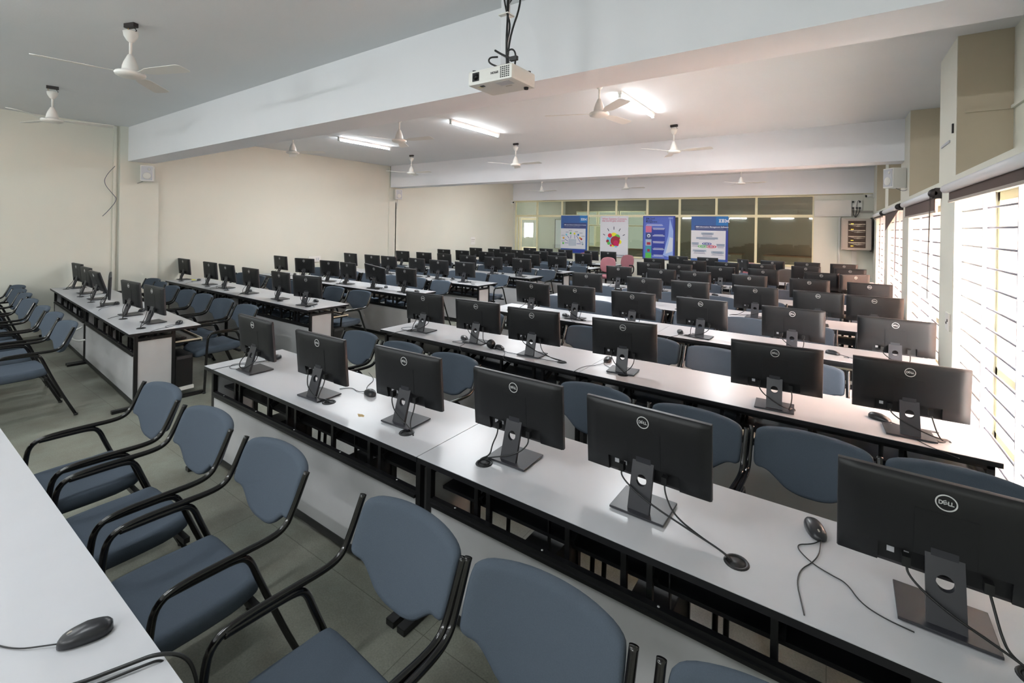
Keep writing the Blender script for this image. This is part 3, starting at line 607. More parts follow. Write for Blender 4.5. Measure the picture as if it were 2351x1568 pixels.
# ------------------------------------------------------------------ desks
DL = 2.33; DD = 0.61
def make_desk(L):
    t = link('computer_desk', None)
    MB().box(0, L, 0, DD, 0.7475, 0.75, 'white_laminate').box(0.0, L, 0, DD, 0.7225, 0.7475, 'black_edge').build('tabletop', t)
    f = MB()
    for x in (0.02, L - 0.05):
        f.box(x, x + 0.03, 0.045, 0.075, 0.03, 0.7225, 'black_metal')
        f.box(x, x + 0.03, 0.355, 0.385, 0.03, 0.7225, 'black_metal')
        f.box(x, x + 0.03, 0.075, 0.355, 0.66, 0.69, 'black_metal'); f.box(x, x + 0.03, 0.075, 0.355, 0.09, 0.12, 'black_metal')
    f.box(0.02, L - 0.02, 0.045, 0.07, 0.69, 0.7225, 'black_metal'); f.box(0.02, L - 0.02, DD - 0.06, DD - 0.03, 0.69, 0.7225, 'black_metal')
    f.box(0.05, L - 0.05, 0.045, 0.07, 0.518, 0.548, 'black_metal'); f.box(0.05, L - 0.05, 0.035, 0.045, 0.515, 0.53, 'black_metal')
    f.box(0.05, L - 0.05, 0.045, 0.07, 0.03, 0.075, 'black_metal')
    for x in (0.30, 0.37, 0.78, 1.02, 1.12, 1.52, 1.86, 1.95):
        if x < L - 0.1: f.bar((x, 0.10, 0.50), (x, 0.10, 0.7225), 0.022, 0.022, 'black_metal')
    for x in (0.32, 0.80, 1.14, 1.54, 1.97):
        if x < L - 0.1: f.bar((x, 0.10, 0.60), (x, 0.36, 0.71), 0.02, 0.03, 'black_metal'); f.box(x - 0.012, x + 0.012, 0.28, 0.31, 0.56, 0.7225, 'black_metal')
    f.build('frame', t)
    MB().box(0.05, L - 0.05, 0.05, 0.062, 0.075, 0.518, 'panel_laminate').build('modesty_panel', t)
    for x in (0.028, L - 0.042): MB().box(x, x + 0.014, 0.075, 0.355, 0.12, 0.66, 'panel_laminate').build('side_panel', t)
    for x in (0.01, L - 0.06): MB().box(x, x + 0.05, -0.12, 0.65, 0.0, 0.03, 'black_metal', bev=0.004).build('foot', t)
    MB().box(0.06, L - 0.06, 0.12, 0.44, 0.565, 0.58, 'black_edge').box(0.06, L - 0.06, 0.432, 0.442, 0.563, 0.60, 'trayedge').box(L - 0.062, L - 0.05, 0.12, 0.44, 0.585, 0.60, 'trayedge').build('keyboard_tray', t)
    sc = MB()
    for k in range(5):
        x = 0.2 + k * (L - 0.4) / 4; sc.lathe([(0.005, 0.0), (0.005, 0.0015)], 'emblem', c=(x, 0.0575, 0.548), n=8)
    sc.build('screw', t)
    for x in (0.30, 1.40, 2.10):
        MB().lathe([(0.030, 0.7502), (0.031, 0.7535), (0.038, 0.7540), (0.041, 0.7502)], 'black_edge', c=(x, 0.145, 0), n=24).lathe([(0.030, 0.7503), (0.030, 0.7508)], 'plastic_dark', c=(x, 0.145, 0), n=20).build('cable_grommet', t)
    return t
desk0 = make_desk(DL)
# (block, row, junction x, right/left start, front Y, rotation)
DROWS = {}
for k, (y, xr, rot) in enumerate([(1.55, -5.60, -3.3), (3.33, -5.475, 0.0), (4.99, -5.44, 0), (6.62, -5.37, 0), (8.28, -5.32, 0), (9.80, -5.32, 0), (11.29, -5.31, 0), (12.82, -5.27, 0)]):
    DROWS['L%d' % k] = (y, xr, rot)
for k, (y, xl) in enumerate([(1.56, -3.955), (3.21, -3.92), (4.86, -3.80), (6.41, -3.80), (8.02, -3.80), (9.43, -3.78), (10.88, -3.80), (12.32, -3.80)]):
    DROWS['R%d' % (k + 1)] = (y, xl, 0.0)
ROWN = {}
for k in range(8): ROWN['R%d' % (k + 1)] = ORD[k] + ' desk row right of the aisle'; ROWN['L%d' % k] = ORD[k] + ' desk row left of the aisle'
def P2(row, x, y):
    """world position on a desk row, following the slight turn of the first left row"""
    return x, y
first = True
for row, (y, xe, rot) in DROWS.items():
    for j in range(2):
        d = desk0 if first else copy_tree(desk0); first = False
        if row[0] == 'L':
            x0 = xe - DL * (2 - j) - (0.004 if j == 0 else 0)
            if rot:
                a = R(rot); ux, uy = math.cos(a), math.sin(a)
                D = DL * (2 - j); x0 = xe - D * ux; y0 = y - D * uy
            else: y0 = y
            sc_ = 1.0
        else:
            x0 = xe + j * (DL + 0.004); y0 = y; sc_ = 1.0
            if row != 'R1' and row != 'R2': sc_ = 2.27 / DL; x0 = xe + j * (2.27 + 0.004)
            if row in ('R1', 'R2') and j: sc_ = 2.28 / DL
        d.location = (x0, y0, 0); d.rotation_euler = (0, 0, R(rot)); d.scale = (sc_, 1, 1)
        if row in ('L0', 'L1', 'L2') and j: [setattr(q, 'location', (0, 0.20, 0)) for q in d.children if q.name.startswith('keyboard_tray')]
        tag(d, 'white-topped computer desk, %s unit of the %s' % (('left', 'right')[j], ROWN[row]), 'desk', 'white computer desks with black frames')
d = copy_tree(desk0); d.location = (-3.66, -0.152, 0); d.scale = (2.42 / DL, 1, 1); d.rotation_euler = (0, 0, R(0.2))
tag(d, 'white desk top cut off at the bottom left corner, closest to the camera', 'desk', 'white computer desks with black frames')

# ------------------------------------------------------------------ monitors
MW, MH = 0.253, 0.147
def panel_mesh():
    b = MB(); W, H = MW, MH
    b.box(-W, W, 0.004, 0.020, -H, H, 'plastic_edge', bev=0.002)
    X = [-W, -W + 0.004, -0.20, -0.150, -0.05, 0.05, 0.138, 0.20, W - 0.004, W]; Z = [-H, -H + 0.004, -0.080, 0.0, 0.085, 0.128, H - 0.004, H]
    nx, nz = len(X), len(Z)
    def yy(x, z):
        ex = min(1, (W - abs(x)) / 0.06); ez = min(1, (H - z) / 0.05) if z > 0 else min(1, (H + z) / 0.03)
        m = min(ex, ez)
        return 0.006 if m <= 0 else -0.004 - 0.0105 * math.sin(m * PI / 2)
    vs = [(X[i], yy(X[i], Z[j]), Z[j]) for j in range(nz) for i in range(nx)]
    id_ = lambda i, j: j * nx + i
    fs = []
    for j in range(nz - 1):
        for i in range(nx - 1):
            if 3 <= i <= 5 and j < 2: continue
            fs.append((id_(i, j), id_(i + 1, j), id_(i + 1, j + 1), id_(i, j + 1)))
    b.add(vs, fs, 'plastic', True)
    x0, x1 = X[3], X[6]; yr = 0.0035; yb = -0.0145
    b.add([(x0, yb, -0.080), (x1, yb, -0.080), (x1, yr, -0.080), (x0, yr, -0.080)], [(0, 1, 2, 3)], 'plastic_dark')
    for x in (x0, x1): b.add([(x, yb, -0.080), (x, yr, -0.080), (x, 0.006, -H), (x, -0.005, -H + 0.004)], [(0, 1, 2, 3)], 'plastic_dark')
    b.add([(x0, yr, -0.080), (x1, yr, -0.080), (x1, yr, -0.138), (x0, yr, -0.138)], [(0, 1, 2, 3)], 'plastic_dark')
    b.add([(x0, yr, -0.138), (x1, yr, -0.138), (x1, 0.006, -0.138), (x0, 0.006, -0.138)], [(0, 1, 2, 3)], 'plastic_dark')
    return b.mesh('display_panel')
def emblem_mesh():
    b = MB(); n = 40; r0, r1 = 0.0212, 0.0243; y = -0.0236
    vs = []; fs = []
    for k in range(n):
        a = 2 * PI * k / n
        for r_ in (r0, r1):
            for yy in (-0.0222, y): vs.append((r_ * math.cos(a), yy, r_ * math.sin(a)))
    for k in range(n):
        p = k * 4; q = ((k + 1) % n) * 4
        fs += [(p + 1, q + 1, q + 3, p + 3), (p, p + 1, q + 1, q), (p + 2, q + 2, q + 3, p + 3)]
    b.add(vs, fs, 'emblem')
    s = 0.0022
    def st(x0, z0, x1, z1, w_=s): b.bar((x0, -0.0229, z0), (x1, -0.0229, z1), w_, 0.0012, 'emblem', up=(0, 1, 0))
    h = 0.0058
    # D
    st(-0.0155, -h, -0.0155, h); st(-0.0165, h - 0.001, -0.0115, h - 0.001); st(-0.0165, -h + 0.001, -0.0115, -h + 0.001)
    st(-0.0118, h - 0.0006, -0.0085, h * 0.35); st(-0.0085, h * 0.45, -0.0085, -h * 0.45); st(-0.0085, -h * 0.35, -0.0118, -h + 0.0006)
    # slanted E
    for k in (-1, 0, 1): st(-0.0062 + k * 0.0016, -0.0005 - k * 0.0042 + 0.0001, 0.0012 + k * 0.0016, 0.0036 - k * 0.0042, 0.0018)
    st(-0.0076, 0.0042, -0.0044, -0.0052, 0.0018)
    # L L
    for x in (0.0045, 0.0112): st(x, -h, x, h); st(x - 0.001, -h + 0.001, x + 0.0055, -h + 0.001)
    return b.mesh('round_emblem')
def neck_mesh():
    b = MB(); n = 24; cz = 0.118; hw = 0.043; top = 0.205; r_ = 0.0205; th = 0.016
    def yat(z): return -0.062 + (z - 0.012) * 0.30
    outer = []; inner = []
    for k in range(n):
        a = 2 * PI * k / n; c_, s_ = math.cos(a), math.sin(a)
        zt = top - cz; zb = cz - 0.010
        hx = hw; m = 1e9
        if abs(c_) > 1e-6: m = min(m, hx / abs(c_))
        if s_ > 1e-6: m = min(m, zt / s_)
        if s_ < -1e-6: m = min(m, zb / -s_)
        outer.append((c_ * m, cz + s_ * m)); inner.append((c_ * r_, cz + s_ * r_))
    # corners: snap nearest samples to the real corners
    for cx_, cz_ in ((hw, top), (-hw, top), (hw, 0.010), (-hw, 0.010)):
        k = min(range(n), key=lambda q: (outer[q][0] - cx_) ** 2 + (outer[q][1] - cz_) ** 2); outer[k] = (cx_, cz_)
    vs = []
    for k in range(n):
        for (p, dy) in ((outer[k], 0), (inner[k], 0), (outer[k], th), (inner[k], th)): vs.append((p[0], yat(p[1]) + dy, p[1]))
    fs = []
    for k in range(n):
        p = 4 * k; q = 4 * ((k + 1) % n)
        fs += [(p, q, q + 1, p + 1), (p + 2, p + 3, q + 3, q + 2), (p, p + 2, q + 2, q), (p + 1, q + 1, q + 3, p + 3)]
    b.add(vs, fs, 'stand'); b.box(-0.03, 0.03, -0.012, 0.004, 0.165, 0.20, 'stand')
    return b.mesh('stand_neck')
ME = dict(panel=panel_mesh(), emblem=emblem_mesh(), neck=neck_mesh(),
          base=MB().box(-0.107, 0.107, -0.088, 0.088, 0.004, 0.012, 'stand', bev=0.002).box(-0.09, 0.09, -0.07, 0.07, 0.0, 0.004, 'plastic_dark').mesh('stand_base'),
          cover=MB().box(-0.068, 0.068, -0.0236, -0.0220, -0.079, 0.062, 'plastic', bev=0.0006).mesh('mount_cover'),
          screen=MB().box(-0.243, 0.243, 0.0196, 0.0206, -0.135, 0.139, 'screen').mesh('screen'),
          sticker=MB().box(-0.128, -0.110, -0.0036, -0.002, -0.112, -0.095, 'sticker').mesh('label_sticker'),
          sticker2=MB().box(-0.088, -0.076, -0.0036, -0.002, -0.112, -0.095, 'sticker').mesh('label_sticker'))
CAB = {}
def cable_mesh(kind, dx, dy):
    key = (kind, round(dx / 0.04), round(dy / 0.04))
    if key in CAB: return CAB[key]
    b = MB(); sx = -0.085 if kind == 'power_cable' else 0.088
    b.box(sx - 0.010, sx + 0.010, -0.030, -0.004, 0.128, 0.158, 'cable')
    if kind == 'power_cable':
        pts = [(sx, -0.022, 0.14), (sx + 0.004, -0.034, 0.105), (sx * 0.6 + dx * 0.25, -0.075, 0.07), (dx * 0.6, min(-0.09, dy * 0.8), 0.032), (dx * 0.95, dy * 1.0, 0.014), (dx, dy, -0.02)]
    else:
        pts = [(sx, -0.022, 0.14), (sx + 0.008, -0.036, 0.10), (sx * 0.8 + dx * 0.2, -0.072, 0.055), (dx * 0.65 + 0.01, min(-0.085, dy * 0.75), 0.022), (dx * 0.97, dy * 1.02, 0.012), (dx + 0.004, dy, -0.02)]
    b.tube(pts, 0.0034, 'cable', n=6, smooth_iter=3)
    CAB[key] = b.mesh(kind); return CAB[key]
MON = {'R1': [(-3.548, 1.74, -1), (-2.706, 1.735, 2), (-1.971, 1.805, 3), (-1.241, 1.833, 1), (-0.608, 1.821, -1), (0.275, 1.815, -1)], 'R2': [(-3.502, 3.436, 3), (-2.777, 3.42, 4), (-2.129, 3.389, 4), (-1.325, 3.434, 6), (-0.291, 3.34, 3), (0.356, 3.361, 3)], 'R3': [(-3.182, 5.041, -1), (-2.564, 5.052, 0), (-1.835, 5.021, 1), (-1.109, 5.024, -3), (-0.3, 5.001, -1), (0.433, 4.965, -1)], 'R4': [(-3.177, 6.637, 2), (-2.258, 6.619, 1), (-1.608, 6.596, 0), (-0.802, 6.581, -1), (-0.139, 6.565, 2), (0.385, 6.53, 0)], 'R5': [(-3.283, 8.217, -3), (-2.498, 8.236, 1), (-1.921, 8.213, 0), (-1.087, 8.195, 0), (-0.283, 8.164, 0), (0.424, 8.139, 0)], 'R6': [(-3.193, 9.641, 0), (-2.562, 9.643, 0), (-1.781, 9.635, 1), (-1.052, 9.629, -1), (-0.16, 9.616, 0), (0.306, 9.62, 37)], 'R7': [(-3.54, 11.082, -2), (-2.606, 11.083, -2), (-1.928, 11.082, -6), (-1.233, 11.075, 0), (-0.448, 11.073, 0), (0.277, 11.068, 1)], 'R8': [(-3.36, 12.523, -3), (-2.628, 12.519, -2), (-1.809, 12.516, -54), (-1.175, 12.513, -1), (-0.483, 12.517, 0), (0.201, 12.524, 10)],
       'L0': [(-10.017, 2.093, 2), (-9.169, 2.015, 0), (-8.40, 1.96, -1), (-7.772, 1.935, -14), (-6.74, 1.874, 3), (-6.064, 1.888, 2)], 'L1': [(-10.08, 3.604, 0), (-8.971, 3.604, 0), (-8.306, 3.595, 1), (-7.427, 3.551, -1), (-6.566, 3.562, -2), (-5.832, 3.53, 12)], 'L2': [(-9.683, 5.246, 0), (-8.747, 5.233, 13), (-7.908, 5.239, 8), (-7.304, 5.218, -4), (-6.501, 5.19, 3), (-5.759, 5.217, -3)], 'L3': [(-9.567, 6.899, -2), (-8.744, 6.891, 2), (-8.159, 6.885, 1), (-7.296, 6.908, -3), (-6.623, 6.885, 2), (-5.92, 6.883, 0)], 'L4': [(-9.542, 8.519, 1), (-8.724, 8.512, 4), (-8.006, 8.512, -5), (-7.227, 8.504, 1), (-6.456, 8.51, 2), (-5.673, 8.517, -2)], 'L5': [(-9.444, 10.027, 0), (-8.721, 10.022, 0), (-7.855, 10.026, 2), (-7.153, 10.029, 2), (-6.38, 10.031, 1), (-5.619, 10.024, 4)], 'L6': [(-9.458, 11.527, 1), (-8.718, 11.531, -5), (-7.829, 11.529, -3), (-7.019, 11.534, 1), (-6.417, 11.531, 2), (-5.637, 11.523, 1)], 'L7': [(-9.377, 13.069, 2), (-8.374, 13.067, 0), (-7.741, 13.068, -1), (-7.022, 13.062, 0), (-6.12, 13.071, -9), (-5.56, 13.066, -1)]}
TILT = {('L0', 2): (17, 0), ('L0', 3): (-2, 3), ('L2', 4): (14, 7), ('L0', 5): (3, 0), ('L1', 2): (9, 0), ('R3', 0): (10, 2)}
GR = {'R1': [-3.63, -2.55, -1.80, -1.36, -0.26, 0.42], 'R2': [-3.62, -2.52, -1.77, -1.28, -0.19, 0.53]}
def monitor(row, i, x, y, yaw):
    fy, xe, rot = DROWS[row]
    sp = {('L0', 2): 'monitor tilted far back', ('L0', 3): 'monitor seen almost edge-on', ('L2', 4): 'monitor leaning and tilted back', ('R8', 2): 'monitor turned sideways', ('R6', 5): 'monitor turned toward the window'}.get((row, i), 'monitor showing its back')
    t = thing('computer_monitor', 'black %s, %s from left, %s' % (sp, ORD[i], ROWN[row].replace('right of the aisle', 'right of aisle').replace('left of the aisle', 'left of aisle')), 'monitor', (x, y, 0.75), R(yaw), 'black monitors on the desk rows')
    tl, rl = TILT.get((row, i), (5, 0))
    link('stand_base', ME['base'], t); link('stand_neck', ME['neck'], t)
    p = link('display_panel', ME['panel'], t, (0, 0.0, 0.248), (R(tl), R(rl), 0))
    link('round_emblem', ME['emblem'], p, (0, 0.0076, 0.098)); link('mount_cover', ME['cover'], p, (0, 0.0076, 0)); link('screen', ME['screen'], p)
    [link('label_sticker', ME[q], p, (0, 0.006, 0)) for q in ('sticker', 'sticker2')]
    if row in GR: gx = GR[row][i]; gy = fy + 0.145
    else:
        if row[0] == 'R': cand = [xe + (j * 2.274) + g * 2.27 / DL for j in (0, 1) for g in (0.30, 1.40, 2.10)]
        else: cand = [xe - DL * (2 - j) + g for j in (0, 1) for g in (0.30, 1.40, 2.10)]
        gx = min(cand, key=lambda q: abs(q - x)); gy = fy + 0.145 + math.tan(R(rot)) * (gx - xe)
        if abs(gx - x) > 0.3: gx = x + 0.3 * (1 if gx > x else -1)
    dx, dy = gx - x, gy - y; a = -R(yaw)
    lx, ly = dx * math.cos(a) - dy * math.sin(a), dx * math.sin(a) + dy * math.cos(a)
    for kind in ('power_cable', 'video_cable'): link(kind, cable_mesh(kind, lx, ly), t)
    return t
for row in MON:
    for i, (x, y, yaw) in enumerate(MON[row]): monitor(row, i, x, y, yaw)

# ------------------------------------------------------------------ chairs
def pad(b, outline, f, th, mt, rings=((0.0, 0.94), (0.18, 0.985), (0.5, 1.0), (0.82, 0.985), (1.0, 0.94)), centre=(0, 0)):
    """closed cushion: outline points (u,v); f(u,v,t) gives the 3-D point, t 0..1 through the thickness"""
    n = len(outline); vs = []; fs = []
    layers = [(0.0, 0.0), (0.0, 0.55), (-0.02, 0.86)] + [(t_, s_) for t_, s_ in rings] + [(1.02, 0.86), (1.0, 0.55), (1.0, 0.0)]
    for (t_, s_) in layers:
        for (u, v) in outline: vs.append(f(centre[0] + (u - centre[0]) * s_, centre[1] + (v - centre[1]) * s_, t_))
    for l in range(len(layers) - 1):
        for k in range(n):
            a = l * n + k; c_ = l * n + (k + 1) % n; fs.append((a, c_, c_ + n, a + n))
    b.add(vs, fs, mt, True)
def clean(me):
    bm = bmesh.new(); bm.from_mesh(me); bmesh.ops.remove_doubles(bm, verts=bm.verts[:], dist=1e-5); bmesh.ops.recalc_face_normals(bm, faces=bm.faces[:]); bm.to_mesh(me); bm.free()
    for p in me.polygons: p.use_smooth = True
    return me
def smooth_outline(pts, it=2):
    for _ in range(it):
        q = []
        for i in range(len(pts)):
            a = pts[i]; c = pts[(i + 1) % len(pts)]
            q += [(a[0] * .75 + c[0] * .25, a[1] * .75 + c[1] * .25), (a[0] * .25 + c[0] * .75, a[1] * .25 + c[1] * .75)]
        pts = q
    return pts
def make_chair():
    t = link('office_armchair', None)
    half = [(0.0, 0.852), (0.13, 0.850), (0.235, 0.838), (0.246, 0.80), (0.246, 0.70), (0.240, 0.664), (0.19, 0.658), (0.150, 0.628), (0.105, 0.590), (0.05, 0.572), (0.0, 0.570)]
    ol = half + [(-u, v) for (u, v) in reversed(half[1:-1])]
    b = MB(); pad(b, smooth_outline(ol, 2), lambda u, v, q: (u, 0.205 + (v - 0.64) * 0.38 + 0.05 * (1 - (u / 0.25) ** 2) - (q - 0.5) * 0.042, v), 0, 'fabric', centre=(0, 0.72))
    bk = link('backrest', clean(b.mesh('backrest')), t)
    so = [(-0.20, 0.13), (0.20, 0.13), (0.225, 0.09), (0.235, -0.10), (0.225, -0.28), (0.17, -0.335), (0, -0.345), (-0.17, -0.335), (-0.225, -0.28), (-0.235, -0.10), (-0.225, 0.09)]
    b = MB(); pad(b, smooth_outline(so, 2), lambda u, v, q: (u, v, 0.405 + 0.055 * q + 0.02 * (u / 0.23) ** 2 * (q) - (0.035 * max(0, (-v - 0.24) / 0.1)) + 0.012 * max(0, (v - 0.02) / 0.1)), 0, 'fabric', centre=(0, -0.1))
    link('seat', clean(b.mesh('seat')), t)
    for s in (-1, 1):
        x = 0.262 * s
        MB().tube([(x, -0.275, 0.005), (x, -0.262, 0.30), (x, -0.252, 0.54), (x, -0.235, 0.625), (x, -0.17, 0.648), (x, 0.0, 0.645), (x, 0.13, 0.640), (x, 0.185, 0.655), (x, 0.215, 0.70), (x, 0.275, 0.838)], 0.0125, 'gloss_black', n=12, smooth_iter=2).build('arm_frame', t)
        MB().tube([(x * 0.985, -0.20, 0.634), (x * 0.985, -0.08, 0.632), (x * 0.985, 0.02, 0.628), (x, 0.055, 0.605), (x, 0.085, 0.52), (x, 0.19, 0.25), (x, 0.30, 0.005)], 0.0125, 'gloss_black', n=12, smooth_iter=2).build('rear_leg', t)
        MB().lathe([(0.016, 0), (0.016, 0.015)], 'black_metal', c=(x, -0.275, 0), n=10).lathe([(0.016, 0), (0.016, 0.015)], 'black_metal', c=(x, 0.30, 0), n=10).build('glide', t)
    MB().box(-0.255, 0.255, -0.22, -0.195, 0.365, 0.39, 'black_metal').box(-0.255, 0.255, 0.08, 0.105, 0.375, 0.40, 'black_metal').box(-0.12, 0.12, -0.2, 0.1, 0.385, 0.405, 'black_metal').build('seat_frame', t)
    return t
CH = {'R0': [(-3.32, .80, 0), (-2.68, .80, 1), (-2.03, .81, -1), (-1.20, .83, -3), (-0.645, .83, 1), (-0.06, .84, 0)],
      'R1': [(-3.59, 2.43, -3), (-2.98, 2.40, -1), (-2.40, 2.40, -1), (-1.23, 2.42, -1), (-0.635, 2.41, -4), (-0.085, 2.43, -2), (0.45, 2.42, 0)],
      'R2': [(-3.32, 4.0, 0), (-2.67, 4.0, 1), (-2.02, 4.0, -2), (-1.37, 3.98, -4), (-0.82, 3.92, -5), (-0.16, 3.93, 0), (0.45, 3.92, 0)],
      'R3': [(-3.3, 5.62, 0), (-2.65, 5.62, 2), (-2.0, 5.6, 0), (-1.38, 5.6, -2), (-0.80, 5.6, 0), (-0.22, 5.6, 0), (0.47, 5.6, 0)],
      'R4': [(-3.3, 7.2, 0), (-2.68, 7.2, 0), (-2.05, 7.2, 0), (-1.40, 7.2, 0), (-0.78, 7.2, 0), (-0.15, 7.2, 0), (0.45, 7.2, 0)],
      'R5': [(-3.2, 8.8, 0), (-2.55, 8.8, 0), (-1.9, 8.8, 0), (-1.25, 8.8, 0), (-0.6, 8.8, 0), (0.05, 8.8, 0)],
      'R6': [(-3.1, 10.22, 0), (-2.45, 10.22, 0), (-1.8, 10.22, 0), (-1.15, 10.22, 0), (-0.5, 10.22, 0)],
      'R7': [(-3.1, 11.68, 0), (-2.4, 11.68, 0), (-1.7, 11.68, 0), (-0.1, 11.68, 0)],
      'L0': [(-9.66, 2.72, 4), (-9.05, 2.62, -3), (-8.38, 2.56, 0), (-7.72, 2.53, 0), (-7.12, 2.51, 0), (-6.5, 2.50, 2), (-5.82, 2.47, 0)],
      'L1': [(-9.58, 4.16, 0), (-8.92, 4.14, 3), (-8.28, 4.14, 0), (-7.7, 4.14, 0), (-7.1, 4.13, 0), (-6.48, 4.12, 0), (-5.83, 4.12, 2)],
      'L2': [(-9.6, 5.82, 0), (-9.0, 5.83, 0), (-8.4, 5.82, 0), (-7.81, 5.86, 0), (-7.12, 5.84, 0), (-6.5, 5.90, 0), (-5.86, 5.88, -3)],
      'L3': [(-9.5, 7.44, 0), (-8.8, 7.44, 0), (-8.1, 7.44, 0), (-7.5, 7.44, 0), (-6.85, 7.44, 0), (-6.24, 7.43, 2), (-5.68, 7.43, 0)],
      'L4': [(-9.4, 9.05, 0), (-8.7, 9.05, 0), (-8.0, 9.05, 0), (-7.3, 9.05, 0), (-6.9 + 0.26, 9.05, 0), (-6.25 + 0.2, 9.05, 0), (-5.5, 9.05, 0)],
      'L5': [(-8.6, 10.58, 0), (-7.9, 10.58, 0), (-7.2, 10.58, 0), (-6.55, 10.58, 0), (-6.0, 10.58, 0), (-5.44, 10.58, 0)],
      'L6': [(-8.2, 12.1, 0), (-7.4, 12.1, 0), (-6.75, 12.1, 0), (-6.15, 12.1, 0)],
      'M': [(-10.02, 1.15, 6), (-9.47, 1.08, 3), (-8.91, 1.05, 0), (-8.20, 0.99, 3), (-7.45, 0.97, -2), (-6.83, 0.96, 0), (-6.15, 0.93, 1)]}
chair0 = make_chair(); used = False
for row, L in CH.items():
    for i, (x, y, rz) in enumerate(L):
        c_ = copy_tree(chair0) if used else chair0; used = True
        c_.location = (x, y, 0); c_.rotation_euler = (0, 0, R(rz))
        if row == 'R0': lb = 'blue-grey armchair, %s from the left in the closest row at the bottom' % ORD[i]
        elif row == 'M': lb = 'blue-grey armchair, %s from the wall in front of the first left desk row' % ORD[i]
        else: lb = 'blue-grey armchair, %s from the left behind the %s' % (ORD[i], ROWN[row])
        tag(c_, lb, 'chair', 'blue-grey armchairs with black tubes')
def swivel(name, mt, lb, x, y, rz, s=1.0):
    t = thing(name, lb, 'chair', (x, y, 0), rz, None)
    o = smooth_outline([(-0.22, 0.62), (-0.23, 0.85), (-0.18, 0.98), (0, 1.01), (0.18, 0.98), (0.23, 0.85), (0.22, 0.62), (0.12, 0.56), (-0.12, 0.56)], 2)
    b = MB(); pad(b, o, lambda u, v, q: (u, 0.20 + 0.05 * (1 - (u / .25) ** 2) + (v - 0.6) * 0.15 - q * 0.06, v), 0, mt, centre=(0, 0.79)); link('backrest', clean(b.mesh('backrest')), t)
    o = smooth_outline([(-0.23, -0.25), (0.23, -0.25), (0.24, 0.2), (-0.24, 0.2)], 2)
    b = MB(); pad(b, o, lambda u, v, q: (u, v, 0.42 + 0.08 * q), 0, mt, centre=(0, 0)); link('seat', clean(b.mesh('seat')), t)
    for s_ in (-1, 1): MB().tube([(s_ * 0.2, 0.1, 0.42), (s_ * 0.29, 0.1, 0.46), (s_ * 0.29, 0.12, 0.68), (s_ * 0.29, -0.15, 0.70)], 0.02, 'black_metal', n=8, smooth_iter=2).build('armrest', t)
    b = MB().lathe([(0.03, 0.10), (0.03, 0.42)], 'black_metal', n=12)
    for k in range(5): a = 2 * PI * k / 5; b.bar((0, 0, 0.10), (0.28 * math.cos(a), 0.28 * math.sin(a), 0.07), 0.035, 0.03, 'black_metal')
    b.build('swivel_base', t)
    for k in range(5): a = 2 * PI * k / 5; MB().lathe([(0.025, -0.02), (0.025, 0.02)], 'black_metal', c=(0.28 * math.cos(a), 0.28 * math.sin(a), 0.027), axis='y', n=12).build('caster', t)
swivel('swivel_chair', 'pink_fabric', 'pink swivel chair at the aisle end of the far left rows', -5.35, 12.42, R(8))
swivel('swivel_chair', 'pink_fabric', 'pink swivel chair against the back wall behind the last left row', -5.45, 14.05, R(-10))
swivel('swivel_chair', 'pink_fabric', 'pink swivel chair half hidden behind the last left row, below the blue poster', -6.95, 14.1, R(5))
swivel('swivel_chair', 'pink_fabric', 'pink swivel chair peeking out between monitors on the far right rows', -1.72, 13.35, R(20))
swivel('swivel_chair', 'grey_fabric', 'large grey swivel chair behind the far right rows', -0.80, 11.75, R(12))

# ------------------------------------------------------------------ mice
def make_mouse():
    t = link('computer_mouse', None)
    vs = []; fs = []; n = 20; prof = [(0.0, 0.96, 1.0), (0.25, 1.0, 1.0), (0.5, 0.97, 0.98), (0.75, 0.82, 0.88), (0.92, 0.55, 0.62), (1.0, 0.0, 0.0)]
    for (h, sx, sy) in prof:
        for k in range(n):
            a = 2 * PI * k / n; ca, sa = math.cos(a), math.sin(a)
            x = 0.031 * math.copysign(abs(ca) ** 0.75, ca) * sx; y = 0.057 * math.copysign(abs(sa) ** 0.85, sa) * sy
            vs.append((x, y, 0.003 + 0.034 * h * (1 - 0.35 * max(0, -y / 0.057)) if h else 0.003))
    for l in range(len(prof) - 1):
        for k in range(n): a = l * n + k; c_ = l * n + (k + 1) % n; fs.append((a, c_, c_ + n, a + n))
    fs.append(tuple(range(n)))
    b = MB(); b.add(vs, fs, 'mouse', True); me = b.mesh('shell'); link('shell', clean(me), t)
    MB().lathe([(0.009, -0.003), (0.010, 0), (0.009, 0.003)], 'grey_metal', c=(0, -0.030, 0.021), axis='x', n=14).build('scroll_wheel', t)
    return t
mouse0 = make_mouse(); used = False
DZ = 0.7505
def mouse(x, y, rz, lb, cable=None):
    global used
    t = copy_tree(mouse0) if used else mouse0; used = True
    t.location = (x, y, DZ); t.rotation_euler = (0, 0, R(rz)); tag(t, lb, 'mouse', 'black computer mice')
    if cable is not None:
        a = -R(rz); pts = [(0, -0.055, 0.008)]
        for (px, py) in cable:
            dx, dy = px - x, py - y; pts.append((dx * math.cos(a) - dy * math.sin(a), dx * math.sin(a) + dy * math.cos(a), 0.0025))
        MB().tube(pts, 0.0019, 'cable', n=6, smooth_iter=3).build('mouse_cable', t)
RI = 'on the '
mouse(-1.615, 0.365, 205 + 130, 'black mouse on the desk corner at the bottom left', [(-1.72, 0.24), (-1.85, 0.2), (-1.95, 0.05)])
mouse(-3.70, 1.97, 10, 'black mouse behind the stand of the first monitor in the first right row', [(-3.77, 1.80), (-3.83, 1.70), (-3.72, 1.63), (-3.64, 1.70)])
mouse(-2.46, 1.94, 75 + 180, 'black mouse between the second and third monitors of the first right row', [(-2.56, 1.92), (-2.66, 1.95), (-2.70, 1.88)])
